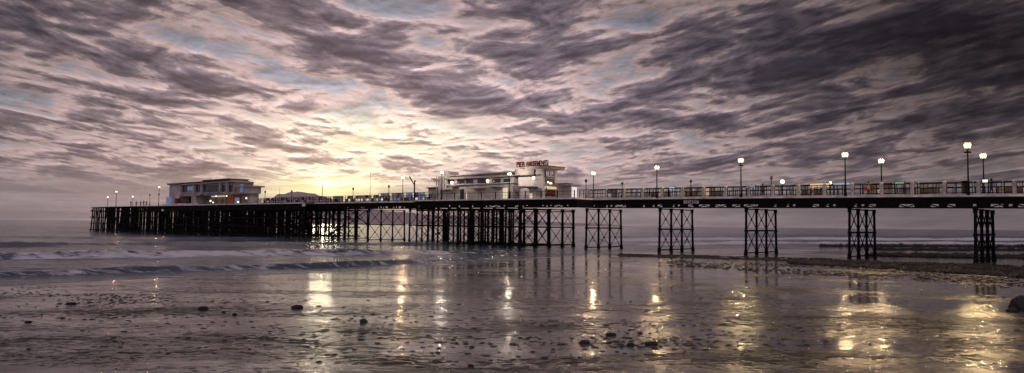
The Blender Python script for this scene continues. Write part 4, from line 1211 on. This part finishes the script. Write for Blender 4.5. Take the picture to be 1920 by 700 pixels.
def lowlump(seed):
    r = np.random.RandomState(seed + 50); bm = bmesh.new(); bmesh.ops.create_icosphere(bm, subdivisions=1, radius=1)
    for v in bm.verts: v.co *= r.uniform(.7, 1.1)
    me = bpy.data.meshes.new('l'); bm.to_mesh(me); bm.free(); return me
LOWL = [lowlump(i) for i in range(6)]
def band(n, x0, x1, ytop, ybot, clump=1.0):
    """points inside a ground band given by photo rows at its ends"""
    out = []
    while len(out) < n:
        x = rng.uniform(x0, x1); k = (x - x0) / (x1 - x0)
        y = rng.uniform(ytop[0] + (ytop[1] - ytop[0]) * k, ybot[0] + (ybot[1] - ybot[0]) * k)
        X_, Y_ = gp(x, y)
        if clump and float(fbm(np.array([X_ * .35]), np.array([Y_ * .35]), 3)[0]) < -.02 * clump and rng.rand() < .8: continue
        out.append((X_, Y_))
    return out
def lab(o, l, c): tag(o, l, c); return o
lab(scatter('stone_bank', band(5200, 1480, 2100, (488, 506), (495, 534)), 'rock', .06, .26, .75), 'broad bank of black stones and weed on the sand before the right hand columns', 'stones')
lab(scatter('stone_bank', band(1500, 1630, 2150, (478, 481), (482, 491), .5), 'rock', .12, .40, .8), 'dark stone ridge behind the rightmost column rows', 'stones')
lab(scatter('stone_bank', band(600, 1540, 2150, (461.5, 463), (463, 465), 0), 'rock', .25, .6, .9), 'thin black ledge of rocks at the water edge on the right', 'stones')
lab(scatter('stone_bank', band(500, 1640, 2150, (468, 470), (470, 473), .5), 'rock', .2, .5, .7), 'second thin black rock ledge below the water edge ledge', 'stones')
lab(scatter('stone_bank', band(1500, 1160, 1560, (476, 486), (481, 494)), 'rock', .04, .18, .5), 'scattered pebbles and weed at the feet of the left open columns', 'stones')
lab(scatter('pebble_scatter', band(900, 1250, 1960, (488, 515), (500, 545)), 'rockbrown', .04, .16, .5), 'brown pebbles edging the pools below the columns', 'pebbles')
wd = []
for (x, y, n, sx, sy) in ((235, 560, 260, 60, 6), (800, 620, 200, 300, 25), (1300, 650, 260, 320, 22), (400, 640, 120, 260, 24), (60, 546, 60, 60, 5), (170, 571, 40, 60, 3), (480, 566, 40, 60, 3), (200, 595, 60, 110, 4), (1200, 645, 170, 120, 6), (1130, 607, 60, 120, 4), (880, 645, 30, 60, 3),
                          (380, 582, 40, 120, 7), (1600, 560, 60, 200, 10), (1500, 620, 110, 260, 14), (1250, 560, 60, 160, 8), (1750, 610, 90, 170, 8), (700, 590, 50, 120, 12), (960, 560, 60, 220, 16)):
    for _ in range(n):
        X_, Y_ = gp(x + rng.normal() * sx, max(y + rng.normal() * sy, 538)); wd.append((X_, Y_))
lab(scatter('seaweed_scatter', wd, 'weed', .012, .075, .30), 'black seaweed scraps and small stones strewn over the wet sand', 'seaweed')
for o in list(bpy.data.objects):
    if '_l' in o: del o['_l']
